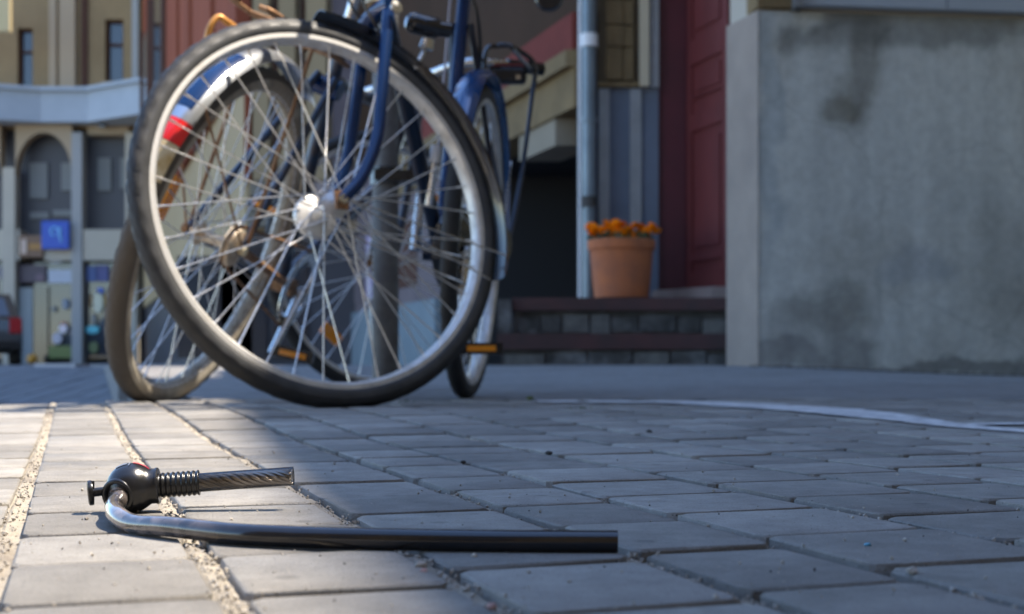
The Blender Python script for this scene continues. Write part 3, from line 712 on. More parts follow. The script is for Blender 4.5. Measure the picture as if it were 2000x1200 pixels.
    v0 = BB+nr*.042; v1 = RH+nr*.05; dd = (v1-v0); upc = (upr-dd.normalized()*upr.dot(dd.normalized())).normalized()
    g = G(); pl = []
    for k in range(9): a = PI/2+PI*k/8; pl.append(v0+dd.normalized()*math.cos(a)*.098+upc*math.sin(a)*.098)
    for k in range(7): a = -PI/2+PI*k/6; pl.append(v1+dd.normalized()*math.cos(a)*.045+upc*math.sin(a)*.045)
    nn = len(pl); g.add([p+nr*.012 for p in pl]+[p-nr*.008 for p in pl], [tuple(range(nn)), tuple(range(nn, 2*nn))[::-1]]+[(i, (i+1) % nn, nn+(i+1) % nn, nn+i) for i in range(nn)])
    g.build('chain_case', BLKEN, R0)
    # pump clip with chrome highlight (silver tube behind the rim)
    tb(R0, 'frame_pump', [P(851, 290, 2.72), P(838, 400, 2.76)], .0085, CHROME, 12); tb(R0, 'pump_head', [P(853, 285, 2.72), P(850, 318, 2.72)], .0125, WHITEP, 12)
    # bottle dynamo and lever by the fork
    d0 = P(795, 42, 2.52); d1 = P(852, 56, 2.55)
    tb(R0, 'dynamo_body', [d0, d0+(d1-d0)*.15, d1], [.012, .020, .020], BLKEN, 20); tb(R0, 'dynamo_cap', [d1, P(878, 60, 2.56)], .015, BLKEN, 16)
    tb(R0, 'dynamo_roller', [P(836, 78, 2.53), P(832, 96, 2.53)], [.012, .014], CHROME, 16); tb(R0, 'dynamo_bracket', [P(832, 92, 2.53), P(822, 112, 2.52), P(812, 132, 2.50)], .0045, CHROME, 8)
    G().rev([(.0001, 0), (.012, 0), (.012, .004), (.0001, .006)], q(.150, .375, .062), n, None, 16, closed=False).build('crown_bolt', CHROME, R0, smooth=True)
    # brake cables
    tb(R0, 'brake_cable', [P(700, -30, 2.42), P(712, 10, 2.42), P(728, 40, 2.42), P(742, 62, 2.43)], .0028, BLKPL, 8, 5)
    tb(R0, 'brake_cable', [P(676, -30, 2.5), P(690, 20, 2.5), P(722, 55, 2.5)], .0028, BLKPL, 8, 5)
    tb(R0, 'brake_cable', [P(905, -40, 2.9), P(930, 20, 2.9), P(938, 90, 2.95), P(935, 180, 3.0)], .004, BLKPL, 8, 5)
    for s, (x, y) in ((1, (.352, -.072)), (1, (.31, -.12))):
        tb(R0, 'mudguard_stay', [q(.006, .002, .063), q(x, y, .028)], .0017, CHROME, 6); tb(R0, 'mudguard_stay', [q(.006, .002, -.063), q(x, y, -.028)], .0017, CHROME, 6)
    # rear rack with loop, lamp and struts
    yk = 3.22
    loop = [P(950, 100, yk-.02), P(972, 90, yk), P(1000, 92, yk), P(1042, 122, yk+.02), P(1044, 165, yk+.02)]
    tb(R0, 'rack_loop', [P(944, 165, yk-.03)]+loop, .0062, BLKEN, 10, 5)
    tb(R0, 'rack_strut', [P(1043, 160, yk+.02), P(1022, 320, yk-.05), P(1000, 440, 3.08), P(986, 478, 3.04)], .0055, NAVY, 10, 4)
    tb(R0, 'rack_strut', [P(944, 150, yk-.03), P(962, 300, 3.1), P(978, 400, 3.05), P(958, 478, 3.02)], .0055, BLKEN, 10, 4)
    tb(R0, 'rack_rail', [P(940, 120, 3.25), P(930, 95, 2.98)], .005, BLKEN, 10); tb(R0, 'rack_rail', [P(1040, 140, 3.25), P(1000, 95, 2.98)], .005, BLKEN, 10)
    g = G(); g.bbox(P(990, 149, yk+.03), Vector((.048, 0, 0)), Vector((0, .018, 0)), Vector((0, 0, .020))); lp = g.build('rear_lamp', BLKPL, R0)
    b_ = lp.modifiers.new('b', 'BEVEL'); b_.width = .01; b_.segments = 3
    G().bbox(P(1012, 151, yk+.007), Vector((.005, 0, 0)), Vector((0, .003, 0)), Vector((0, 0, .005))).build('lamp_lens', CHROME, lp)
    G().bbox(P(990, 127, yk+.012), Vector((.047, 0, 0)), Vector((0, .003, 0)), Vector((0, 0, .004))).build('reflector_strip', M('dull_red_strip', (.16, .03, .035), .3), lp)
    G().rev([(.0001, 0), (.028, 0), (.032, .010), (.028, .024), (.0001, .024)], P(1072, -2, 2.9), Vector((0, -1, 0)), None, 20, closed=False).build('bell', BLKPL, R0, smooth=True)
    tb(R0, 'bell_arm', [P(1072, -6, 2.9), P(1000, -60, 2.9), P(915, -75, 2.97)], .006, BLKPL, 8)
bike_a()

# ---- old bicycle behind, leaning right, chrome rear mudguard with red band
def bike_b():
    C = Vector((-.587, 2.6252, .3304))
    n = Vector((.9151, -.1631, -.3687)).normalized(); up = Vector((.363, -.0647, .9295)).normalized()
    fwd = up.cross(n).normalized(); fwd = fwd if fwd.y > 0 else -fwd
    con = C-up*.35
    R0 = thing('rusty_bicycle', 'old rusty bicycle leaning right, chrome rear mudguard with a red band, behind the blue one', 'bicycle', (con.x, con.y, .006))
    q = lambda x, y, o=0: C+fwd*x+up*y+n*o
    wr, e1_, u_, n_ = wheel(R0, 'rear_wheel', C, n, up, R=.350, tr=.023, m_side=RUBDUST, m_tread=RUBDUSTD, hubm=M('dusty_hub', (.80, .72, .58), .4, .2, var=(.5, .34, .2), vs=60), phase=.1, refl=[], hubw=.034, drum=1)
    e1 = fwd
    # mudguard: bare chrome with a cream end and a red reflective band
    A = lambda d: math.radians(d)
    fender(R0, C, n, e1, up, .386, A(60), A(150), .060, M('old_bright_mudguard', (.55, .58, .62), .28, .9)); fender(R0, C, n, e1, up, .3865, A(150.2), A(157), .0615, REDREF, 'red_band')
    fender(R0, C, n, e1, up, .386, A(157.2), A(166), .060, CREAM, 'mudguard_tail', label=None) if False else fender(R0, C, n, e1, up, .386, A(157.2), A(168), .060, CREAM, 'mudguard_tail')
    fender(R0, C, n, e1, up, .387, A(118), A(146), .030, BLUE, 'painted_sky_glint', depth=.002)  # sky reflection put on the chrome as a blue strip
    # reflectors
    for t in (168,):
        d = e1*math.cos(A(t))+up*math.sin(A(t)); G().bbox(C+d*.265-n*0, d*.016, n.cross(d)*.040, n*.005).build('spoke_reflector', ORGREF, R0)
    for s in (-1, 1):
        tb(R0, 'chain_stay', [q(.44, -.065, s*.03), q(0, 0, s*.060)], .009, RUST if s > 0 else TEAL, 10); tb(R0, 'seat_stay', [q(.26, .40, s*.02), q(0, 0, s*.060)], .008, TEAL, 10)
        tb(R0, 'mudguard_stay', [q(0, 0, s*.063), q(-.30, .225, s*.028)], .0024, RUST, 6); tb(R0, 'carrier_strut', [q(.01, .01, s*.065), q(-.02, .42, s*.06)], .0042, RUST, 8)
        tb(R0, 'carrier_rail', [q(.22, .43, s*.05), q(-.18, .43, s*.05), q(-.22, .43, s*.02)], .0052, RUST, 8, 4)
        G().rev([(.0001, 0), (.011, 0), (.011, .012), (.0001, .012)], q(0, 0, s*.058), n*s, None, 6, closed=False).build('axle_nut', CREAM if s > 0 else RUST, R0)
    tb(R0, 'carrier_loop', [P(402, 120, 2.56), P(404, 78, 2.55), P(412, 50, 2.55), P(427, 34, 2.56), P(444, 44, 2.57), P(470, 60, 2.60), P(500, 66, 2.62)], .0065, M('orange_lacquered_wire', (.75, .34, .08), .35, .3), 8, 5)
    for x in (-.1, .03, .15): tb(R0, 'carrier_bar', [q(x, .43, -.05), q(x, .43, .05)], .004, RUST, 8)
    # sprockets and coaster arm
    for k, (r_, o_) in enumerate(((.044, .040), (.037, .045), (.030, .050))):
        G().rev([(.012, -.001), (r_, -.001), (r_+.002, 0), (r_, .001), (.012, .001)], q(0, 0, o_), n, None, 22).build('sprocket', RUST, R0)
    tb(R0, 'coaster_arm', [q(0, 0, .052), q(.06, -.012, .055), q(.16, -.02, .05)], .006, CREAM, 10)
    tb(R0, 'chain', [q(0, .044, .045), q(.44, .03, .045)], .0035, RUST, 6); tb(R0, 'chain', [q(0, -.044, .045), q(.44, -.16, .045)], .0035, RUST, 6)
    BB = q(.44, -.065); ST = q(.27, .50); H0 = q(.90, .25); H1 = q(.86, .42)
    tb(R0, 'seat_tube', [BB, ST], .0150, TEAL, 14); tb(R0, 'down_tube', [BB, H0], .016, TEAL, 14); tb(R0, 'top_tube', [q(.30, .40), H1], .014, TEAL, 14); tb(R0, 'head_tube', [H0, H1], .018, TEAL, 14)
    tb(R0, 'seat_post', [ST, q(.245, .60)], .0125, CHROME, 12); 
    vs = []; fs = []
    for i in range(13):
        f_ = i/12; wdt = .095-.07*ss(.2, .8, f_); c0 = q(.13+.26*f_, .62)
        for (aa, bb) in ((-1, 0), (-.8, .6), (0, 1), (.8, .6), (1, 0), (.8, -.9), (-.8, -.9)): vs.append(c0+n*aa*wdt+up*(bb*.025))
    for i in range(12):
        for k in range(7): fs.append((i*7+k, i*7+(k+1) % 7, (i+1)*7+(k+1) % 7, (i+1)*7+k))
    fs += [tuple(range(7)), tuple(84+k for k in range(7))]; mesh('saddle', vs, fs, BLKMAT, R0, smooth=True, ang=70)
    tb(R0, 'bottom_bracket', [BB-n*.036, BB+n*.036], .021, RUST, 16); tb(R0, 'seat_lug', [q(.285, .38, -.03), q(.285, .38, .03)], .022, BLUE, 14)
    G().rev([(.07, -.002), (.09, -.002), (.092, 0), (.09, .002), (.07, .002)], BB+n*.045, n, None, 46).build('chainring', CHROME, R0)
    tb(R0, 'crank_arm', [BB+n*.055, BB+n*.06-up*.15-fwd*.06], [.012, .0085], CHROME, 10); tb(R0, 'crank_arm', [BB-n*.055, BB-n*.06+up*.15+fwd*.06], [.012, .0085], CHROME, 10)
    pedal(R0, P(573, 692, 2.98), Vector((.95, .1, -.22)), (.2, 0, .97)); pedal(R0, BB-n*.11+up*.15+fwd*.06, n, up)
    tb(R0, 'pedal_axle', [BB+n*.06-up*.15-fwd*.06, P(610, 700, 2.98)], .006, CHROME, 8)
    # forward end: fork and steered wheel facing the camera, under the head tube
    FC = Vector((X_(745, 3.52), 3.52, .352)); fn = Vector((.62, -.78, 0)).normalized(); fu = Vector((.08, 0, 1)).normalized(); fe = Vector((fn.y*-1, fn.x, 0)).normalized()
    Hh = Vector((H0.x, H0.y, H0.z)); Hb = FC+Vector((0, 0, .40))+fe*.09
    wheel(R0, 'front_wheel', FC, fn, fu, R=.345, tr=.017, m_side=RUB, phase=.0, hubm=RUST, refl=[(A(-125), 1), (A(55), 1)])
    for s in (-1, 1): tb(R0, 'fork_blade', [Hb+fn*s*.045, FC+fe*.05+Vector((0, 0, .2))+fn*s*.055, FC+fn*s*.058], .011, TEAL, 12, 5)
    tb(R0, 'fork_crown', [Hb-fn*.05, Hb+fn*.05], .016, TEAL, 12)
    tb(R0, 'steerer', [Hb, H0, H1, H1+(H1-H0)*.6], .014, CHROME, 12)
    hb = H1+(H1-H0)*.6
    tb(R0, 'handlebar', [hb+fn*.28+fe*.15, hb+fn*.24, hb+fn*.08, hb, hb-fn*.08, hb-fn*.24, hb-fn*.28+fe*.15], .0112, CHROME, 12, 5)
    for s in (-1, 1): tb(R0, 'handlebar_grip', [hb+fn*.27*s+fe*.09, hb+fn*.285*s+fe*.19], .016, BLKMAT, 12)
bike_b()

# ---- steel parking post
def post():
    b = P(753, 773, 3.16); b.z = GZ(b.x, b.y)
    o = G().rev([(.0001, 0), (.031, 0), (.031, .97), (.026, .985), (.0001, .99)], b, (0, 0, 1), None, 28, closed=False).build('parking_post', POSTM, smooth=True, ang=40)
    o['label'] = 'grey galvanised post standing between the two bicycles'; o['category'] = 'post'
    r = G().rev([(.033, -.02), (.036, -.02), (.036, .02), (.033, .02)], b+Vector((0, 0, .52)), (0, 0, 1), None, 28).build('post_band', BLKEN, None, smooth=True); r.parent = o
post()

# ------------------------------------------------------------------ buildings on the right
wp = lambda w_, y: (w_-K*y, y)
def near_building():
    R0 = thing('corner_building', 'corner building with stained grey rendered plinth and pale stone ledge, at the right', 'building', (1.108, 6.0, .05))
    y_ = lambda x: 6.0+.12*(x-1.108)
    zt = Z_(23, 6.02)
    G().prism([(1.108, 6.0), (4.6, y_(4.6)), (4.6, 8.9), (1.34, 7.55), (1.185, 7.1), (1.0145, 6.282)], -.1, zt).build('plinth', RENDER, R0)
    G().prism([(1.1095, 5.997), (1.1085, 5.994), (1.0115, 6.2805), (1.0135, 6.2825)], -.1, zt-.002).build('side_return', M('shade_toned_render', (.36, .30, .25), .9, var=(.28, .235, .20), vs=4, vdet=10, bump=.005, bs=60, spec=.1), R0)  # thin plate with shade put into its colour, offsetting the open sky here
    # worn, flared foot of the corner: chamfer pieces
    g = G()
    g.prism([(1.108, 5.997), (1.085, 6.12), (1.25, 6.14), (1.25, 6.012)], -.1, .03); g.build('plinth_foot', RENDER, R0)
    # ledge: stone courses, each a piece, projecting
    x = 1.30; k = 0
    while x < 4.5:
        x1 = x+random.uniform(.62, .8); zz = zt+.02
        G().prism([(x, y_(x)-.05), (x1-.006, y_(x1)-.05), (x1-.006, y_(x1)+.25), (x, y_(x)+.25)], zz, zz+.16).build('ledge_stone', PALEG, R0); x = x1; k += 1
    G().prism([(1.12, 6.02), (4.6, y_(4.6)+.02), (4.6, 8.9), (1.34, 7.5), (1.2, 7.1), (1.03, 6.282)], zt-.001, zt+.6).build('wall', BEIGEF, R0)
    G().prism([(1.105, 5.99), (1.26, 6.0), (1.26, 6.2), (1.07, 6.2)], zt+.012, zt+.2).build('corner_stone', STONEB, R0)
    G().prism([(1.262, 5.93), (1.298, 5.93), (1.298, 6.1), (1.262, 6.1)], zt-.002, zt+.2).build('bracket', STEPG, R0)
    G().prism([(1.12, 6.02), (4.6, y_(4.6)+.02), (4.6, 8.9), (1.34, 7.5), (1.2, 7.1), (1.03, 6.282)], zt+.6, 4.98).build('upper_wall', FACB, R0)
    # wing towards the viewer (outside the picture) with its eave, then roof
    e = lambda y: 2.2375-.24*(y-1.065)
    G().prism([(e(-3)+.35, -3), (7, -3), (7, 4.4), (e(4.4)+.45, 4.4)], -.1, 4.98).build('wing_wall', FACB, R0)
    G().prism([(e(-3), -3), (7.5, -3), (7.5, 8.8), (1.3, 8.8), (1.1, 6.0), (e(5.9), 5.9)], 4.99, [5.08, 6.8, 6.8, 5.12, 5.08, 5.08]).build('roof', ROOFM, R0)
    G().prism([(e(3.66)-1.6, 3.66), (e(3.66)-.001, 3.66), (e(5.2)-.001, 5.2), (e(5.2)-1.6, 5.2)], 4.99, 5.12).build('shade_slab', ROOFM, R0)  # unseen slab added only to shade the ground behind the bicycles
near_building()

def gate_building():
    R0 = thing('gateway_building', 'tall brown building with red band, beige moulding and a dark gateway', 'building', (.385, 7.7, .05))
    z1 = 1.56
    # upper walls
    G().prism([wp(2.94, 7.72), wp(6.5, 7.72), wp(6.5, 22), wp(2.94, 22)], 2.12, 14).build('wall', BROWN, R0)
    G().prism([wp(2.90, 7.70), wp(3.2, 7.70), wp(3.2, 11.0), wp(2.90, 11.0)], 1.90, 2.115).build('red_band', REDB, R0)
    G().prism([wp(2.86, 7.69), wp(3.2, 7.69), wp(3.2, 12.0), wp(2.86, 12.0)], 1.80, 1.895).build('moulding', STONEB, R0)
    G().prism([wp(2.91, 7.695), wp(3.2, 7.695), wp(3.2, 12.0), wp(2.91, 12.0)], 1.565, 1.798).build('lintel', STONEB, R0)
    G().prism([wp(2.93, 8.05), wp(3.2, 8.05), wp(3.2, 8.7), wp(2.93, 8.7)], 1.40, 1.562).build('gate_bracket', GREYW, R0)
    # lower wall beyond the gateway
    G().prism([wp(2.94, 10.6), wp(3.02, 10.6), wp(3.02, 22), wp(2.94, 22)], .60, 1.56).build('lower_wall', MAUVE, R0)
    G().prism([wp(2.94, 12.02), wp(3.02, 12.02), wp(3.02, 22), wp(2.94, 22)], 1.562, 2.118).build('lower_wall', MAUVE, R0)
    G().prism([wp(2.90, 10.6), wp(3.02, 10.6), wp(3.02, 22), wp(2.90, 22)], 0, .598).build('plinth', PALEB, R0)
    # gateway interior
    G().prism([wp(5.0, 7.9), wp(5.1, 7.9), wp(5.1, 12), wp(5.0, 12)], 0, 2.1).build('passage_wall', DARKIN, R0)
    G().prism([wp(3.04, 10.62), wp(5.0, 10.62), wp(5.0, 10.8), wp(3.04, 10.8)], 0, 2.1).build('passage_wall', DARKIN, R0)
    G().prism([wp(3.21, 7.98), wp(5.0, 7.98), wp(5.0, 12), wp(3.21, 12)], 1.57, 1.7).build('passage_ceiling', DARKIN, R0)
    # posters on the mauve wall
    for (ya, yb, za, zb, mm) in ((12.6, 13.2, .72, 1.35, MLILAC), (13.5, 14.4, .70, 1.30, MAUVE), (11.3, 12.0, .75, 1.3, TCD)):
        G().prism([wp(2.93, ya), wp(2.938, ya), wp(2.938, yb), wp(2.93, yb)], za, zb).build('poster', mm, R0)
    for zz in (.95, 1.12, 1.4): G().prism([wp(2.925, 11.2), wp(2.938, 11.2), wp(2.938, 15), wp(2.925, 15)], zz, zz+.02).build('rail', SHOPD, R0)
    # pier between gateway and door, facing the camera
    Y = 7.65; xa, xb = X_(1168, Y), X_(1286, Y)
    x0 = X_(1132, Y)
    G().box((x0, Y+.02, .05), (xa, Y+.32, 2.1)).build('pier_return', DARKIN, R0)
    G().box((xa, Y, .05), (xb, Y+.32, Z_(172, Y))).build('pier', STONEG, R0)
    zb = Z_(172, Y)
    for (ua, ub) in ((1170, 1190), (1230, 1252)): G().box((X_(ua, Y), Y-.02, .3), (X_(ub, Y), Y, zb-.01)).build('fluting_strip', STONEL, R0)
    # rusticated stone blocks above: each block a piece
    G().box((xa, Y+.03, zb), (xb, Y+.33, 14)).build('pier_upper', M('darker_beige_stone', (.17, .125, .075), .9, var=(.12, .09, .055), vs=6), R0)  # backing in a darker beige than the blocks in front
    G().box((xa-.0, Y-.03, zb+.001), (X_(1250, Y), Y+.028, zb+.03)).build('stone_block', STONEB, R0)
    r = random.Random(5)
    for (va, vb) in ((168, 105), (103, 62), (60, 12), (10, -40)):
        G().box((X_(1182+r.uniform(-3, 3), Y), Y-.03, Z_(va, Y)+.032), (X_(1212+r.uniform(-3, 3), Y), Y+.028, Z_(vb, Y)+.03)).build('stone_block', STONEB, R0)
        G().box((X_(1215, Y), Y-.015, Z_(va, Y)+.032), (X_(1236, Y), Y+.028, Z_(vb, Y)+.028)).build('stone_block', STONEB, R0)
    G().box((X_(1248, Y), Y-.05, zb+.001), (X_(1266, Y), Y+.028, 3)).build('door_architrave', M('light_beige_stone', (.55, .48, .34), .8), R0)
    G().box((X_(1268, Y), Y-.02, zb+.001), (X_(1286, Y), Y+.028, 3)).build('door_architrave', STONEL, R0)
    # door: dark closed leaf facing the camera and red open leaf along the street
    d = thing('red_door', 'dark red double door with recessed panels beside the flower pot', 'door', (X_(1286, Y), Y, .45))
    G().box((xb+.002, Y+.03, .47), (X_(1346, Y), Y+.09, 3)).build('frame', DOORD, d)
    pa = Vector((1.0155, 7.65)); pb = Vector((1.1725, 7.176)); dr = (pb-pa).normalized(); nn = Vector((dr.y, -dr.x)); nn = nn if nn.x < 0 else -nn
    def leaf(t0, t1, z0, z1, o0, o1, m, name):
        L_ = (pb-pa).length
        q = [pa+dr*t0*L_+nn*o0, pa+dr*t1*L_+nn*o0, pa+dr*t1*L_+nn*o1, pa+dr*t0*L_+nn*o1]
        return G().prism([tuple(a) for a in q], z0, z1).build(name, m, d)
    leaf(0, 1, .50, 3, -.05, 0, DOORR, 'leaf')
    # stiles, rails, raised panels
    leaf(.0, .12, .50, 3, .0, .012, DOORR, 'stile'); leaf(.88, 1, .50, 3, .0, .012, DOORR, 'stile')
    for (za, zb2) in ((.50, .60), (.66, .70), (1.40, 1.50), (1.585, 1.60), (1.78, 1.92), (2.2, 2.3)): leaf(.121, .879, za, zb2, .0, .014, DOORR, 'rail')
    for (za, zb2) in ((.74, 1.34), (1.62, 1.74), (1.97, 2.14)): leaf(.2, .8, za, zb2, .0, .009, DOORR, 'door_panel')
    leaf(-.02, 1.0, 2.62, 3.2, .013, .03, DOORD, 'door_head')
    G().prism([(X_(1286, 7.6), 7.62), (pa.x-.01, 7.6), (pb.x-.01, 7.15), (pb.x-.10, 7.15), (X_(1275, 7.5), 7.55)], .433, .495).build('threshold', THRESH, R0)
    G().prism([(1.18, 7.18), (1.6, 7.3), (1.6, 8.0), (1.03, 8.0), (1.03, 7.66)], 2.9, 14).build('wall', BROWN, R0)
    G().box((X_(1286, Y)-.2, 7.75, .4), (1.6, 8.6, 3.1)).build('wall', BROWN, R0)
gate_building()

def pipe():
    Y = 7.5; x = X_(1151, Y); R0 = thing('drainpipe', 'grey-blue rain drainpipe with white clips between gateway and red door', 'drainpipe', (x, Y, .46))
    g = G().tube([(x, Y, .44), (x, Y, 6)], .040, 20); g.build('pipe', PIPE, R0, smooth=True)
    for (v, h, m) in ((80, .035, WHITEP), (395, .03, STEPG), (235, .012, PIPE)):
        z = Z_(v, Y); G().rev([(.041, -h), (.048, -h), (.048, h), (.041, h)], (x, Y, z), (0, 0, 1), None, 20).build('pipe_clip', m, R0, smooth=True, ang=40)
    G().box((x-.055, Y+.05, .44), (x-.043, Y+.16, 2.4)).build('edge_strip', WHITEP, R0)
pipe()

def steps():
    R0 = thing('door_steps', 'worn stone doorsteps with dark oxblood treads below the flower pot', 'steps', (.5, 7.0, .07))
    Y = 7.0; xa, xb = X_(972, Y), X_(1424, Y)
    z1 = Z_(683, 6.8); z2 = Z_(652, 6.8)
    G().box((xa+.02, 6.80, -.02), (xb+.14, 7.7, z1)).build('step_riser', STEPG, R0)
    G().box((xa, 6.77, z1+.001), (xb+.14, 7.7, z2)).build('step_tread', STEPR, R0)
    z3 = Z_(607, Y); z4 = Z_(582, Y)
    g = G().box((X_(1003, Y), 7.02, z2+.001), (xb+.12, 8.5, z3)).build('step_riser', STEPG, R0)
    G().box((X_(1000, Y), 6.98, z3+.001), (xb+.12, 8.5, z4)).build('step_tread', STEPR, R0)
    G().box((X_(972, 6.95), 6.95, z2+.001), (X_(998, 6.95), 7.4, z4-.01)).build('side_block', STEPG, R0)
    r = random.Random(8); x = X_(1012, Y)
    while x < xb-.04:
        x1 = x+r.uniform(.10, .2); G().box((x, 7.0+r.uniform(-.004, .012), z2+.004+r.uniform(0, .015)), (min(x1, xb)-.012, 7.03, z3-r.uniform(.01, .05))).build('riser_stone', r.choice([STEPG, STEPG, STEPG, STEPG2]), R0); x = x1
    x = xa+.04
    while x < xb-.04:
        x1 = x+r.uniform(.12, .25); G().box((x, 6.78+r.uniform(0, .01), -.01), (x1-.012, 6.81, z1-r.uniform(.004, .03))).build('riser_stone', r.choice([STEPG, STEPG, STEPG, STEPG2]), R0); x = x1
steps()

def pot():
    Y = 7.2; x = X_(1214, Y); z0 = .436; R0 = thing('flower_pot', 'terracotta pot of orange marigolds on the top step', 'flower pot', (x, Y, z0))
    H = Z_(470, Y)-z0; rb, rt = 53/F*Y, 66/F*Y
    G().rev([(.0001, 0), (rb, 0), (rb+(rt-rb)*.80-.004, H*.82), (rt-.002, H*.83), (rt, H*.86), (rt+.002, H*.985), (rt-.004, H), (rt-.02, H), (rt-.024, H*.9), (.0001, H*.9)], (x, Y, z0), (0, 0, 1), None, 40, closed=False).build('pot', TERRA, R0, smooth=True, ang=35)
    G().rev([(.0001, H*.93), (rt-.022, H*.92)], (x, Y, z0), (0, 0, 1), None, 24, closed=False).build('soil', SOIL, R0)
    r = random.Random(2); g = G()
    for k in range(420):
        a = r.uniform(0, 2*PI); rr = rt*.98*math.sqrt(r.random()); p = Vector((x+rr*math.cos(a), Y+rr*math.sin(a), z0+H*.93+r.uniform(0, .075)*(1-.3*(rr/rt))))
        q = Quaternion((r.random()-.5, r.random()-.5, r.random()-.5, r.random()-.5)).normalized(); s = r.uniform(.012, .022)
        g.add([p+q @ Vector(v)*s for v in ((-.3, 0, 0), (0, -1, .1), (.3, 0, 0), (0, 1, .1))], [(0, 1, 2, 3)])
    g.build('foliage', LEAF, R0, kind='stuff')
    spots = []
    for k in range(34):
        a = r.uniform(0, 2*PI); rr = rt*1.02*math.sqrt(r.random()); spots.append((rr*math.cos(a), rr*math.sin(a), r.uniform(.03, .085)))
    spots += [(X_(u, Y)-x, -.05+r.uniform(-.06, .05), (470-v)/F*Y) for (u, v) in ((1162, 457), (1175, 449), (1188, 441), (1205, 455), (1190, 456), (1212, 443), (1228, 452), (1245, 459), (1262, 457), (1272, 449), (1280, 455), (1238, 462))]
    g0 = G()
    for lay in range(4):
        R_ = .026-.005*lay; npt = 9-lay
        for k in range(npt):
            a = 2*PI*k/npt+lay*.5; d = Vector((math.cos(a), math.sin(a), 0)); t = Vector((-d.y, d.x, 0)); z = .003*lay
            g0.add([d*.002+Vector((0, 0, z)), d*R_*.8-t*R_*.3+Vector((0, 0, z+.004)), d*R_+Vector((0, 0, z+.002-.002*lay)), d*R_*.8+t*R_*.3+Vector((0, 0, z+.004))], [(0, 1, 2, 3)])
    g0.rev([(.0001, .016), (.009, .012), (.012, .004), (.008, 0)], (0, 0, 0), (0, 0, 1), None, 8, closed=False)
    me = bpy.data.meshes.new('marigold_flower'); me.from_pydata([tuple(v) for v in g0.v], [], g0.f); me.materials.append(MARI)
    for (dx, dy, dz) in spots:
        o = link(bpy.data.objects.new('marigold_flower', me)); o.parent = R0; o.location = (dx, dy, H+dz); o.rotation_euler = (r.uniform(.2, 1.2), r.uniform(-.5, .5), r.uniform(0, 6)); s = r.uniform(.9, 1.35); o.scale = (s, s, s)
pot()

# ------------------------------------------------------------------ far buildings
def row_building():
    R0 = thing('terracotta_building', 'terracotta and beige columned building behind the bicycles', 'building', (-3, 13.7, .03))
    Y0 = 13.7; a = wp(1.80, Y0); 
    body = [a, (X_(700, Y0), Y0), wp(4.8, 33), wp(1.80, 33)]
    G().prism(body, 3.0*Y0/F*0+Z_(452, Y0), 14).build('upper_wall', BEIGEC, R0)
    G().prism([(a[0]+.05, Y0+.06), (X_(698, Y0), Y0+.06), wp(4.7, 32.9), wp(1.85, 32.9)], 0, Z_(453, Y0)).build('shopfront', SHOPD, R0)
    # terracotta cladding on the street side: upright bars and panels
    y = Y0+.02; k = 0
    widths = [2.0, .5, 2.4, .6, 1.6, .6, 3.2, 1.0, 6]
    for wd in widths:
        y1 = min(y+wd, 33); dep = .10 if k % 2 == 0 else .04
        G().prism([wp(1.80-dep, y), wp(1.799, y), wp(1.799, y1-.03), wp(1.80-dep, y1-.03)], 3.1, 14).build('facade_panel', TCB if k % 2 == 0 else TCD, R0); y = y1; k += 1
    for (ya, yb) in ((24, 27), (28.5, 31)):
        G().prism([wp(1.66, ya), wp(1.69, ya), wp(1.69, yb), wp(1.66, yb)], 3.6, 7.4).build('window', GLASS, R0)
        for (c0, c1) in ((ya-.3, ya), (yb, yb+.3)): G().prism([wp(1.62, c0), wp(1.70, c0), wp(1.70, c1), wp(1.62, c1)], 3.4, 7.8).build('window_frame', TCD, R0)
    # terracotta return on the front, then beige columns
    G().box((a[0], Y0-.08, 1.95), (X_(492, Y0), Y0, 14)).build('facade_panel', TCB, R0)
    for (ua, ub, d_, m) in ((498, 528, .10, BEIGEC), (534, 542, .03, TCD), (548, 580, .12, BEIGEC), (588, 596, .03, TCD), (600, 640, .10, BEIGEC), (650, 690, .05, MAUVE)):
        G().box((X_(ua, Y0), Y0-d_, 1.95), (X_(ub, Y0), Y0-.001, 14)).build('column', m, R0)
    # paler stone area below with course lines, seen through the wheels
    G().box((a[0]+.02, Y0-.16, Z_(440, Y0)), (X_(600, Y0), Y0-.001, 1.93)).build('stone_fascia', GREYW, R0) if False else None
    r = random.Random(4)
    z = Z_(445, Y0)
    while z < 1.9:
        x = a[0]+.02+r.uniform(0, .1)
        while x < X_(612, Y0):
            x1 = min(x+r.uniform(.38, .5), X_(614, Y0)); G().box((x, Y0-.14-r.uniform(0, .015), z), (x1-.012, Y0-.002, z+.145)).build('stone_block', GREYW, R0); x = x1
        z += .157
    G().box((X_(616, Y0), Y0-.1, Z_(430, Y0)), (X_(698, Y0), Y0-.002, 1.93)).build('wall_panel', M('pinkish_plaster', (.42, .33, .29), .85), R0)
    for (ua, ub, va, vb, m) in ((300, 345, 500, 700, GLASS), (355, 430, 480, 700, GLASS), (440, 520, 480, 700, GLASS), (530, 600, 470, 700, GLASS)):
        x0 = max(X_(ua, Y0), a[0]+.06); G().box((x0, Y0+.03, Z_(vb, Y0)), (X_(ub, Y0), Y0+.058, Z_(va, Y0))).build('shop_window', m, R0)
row_building()

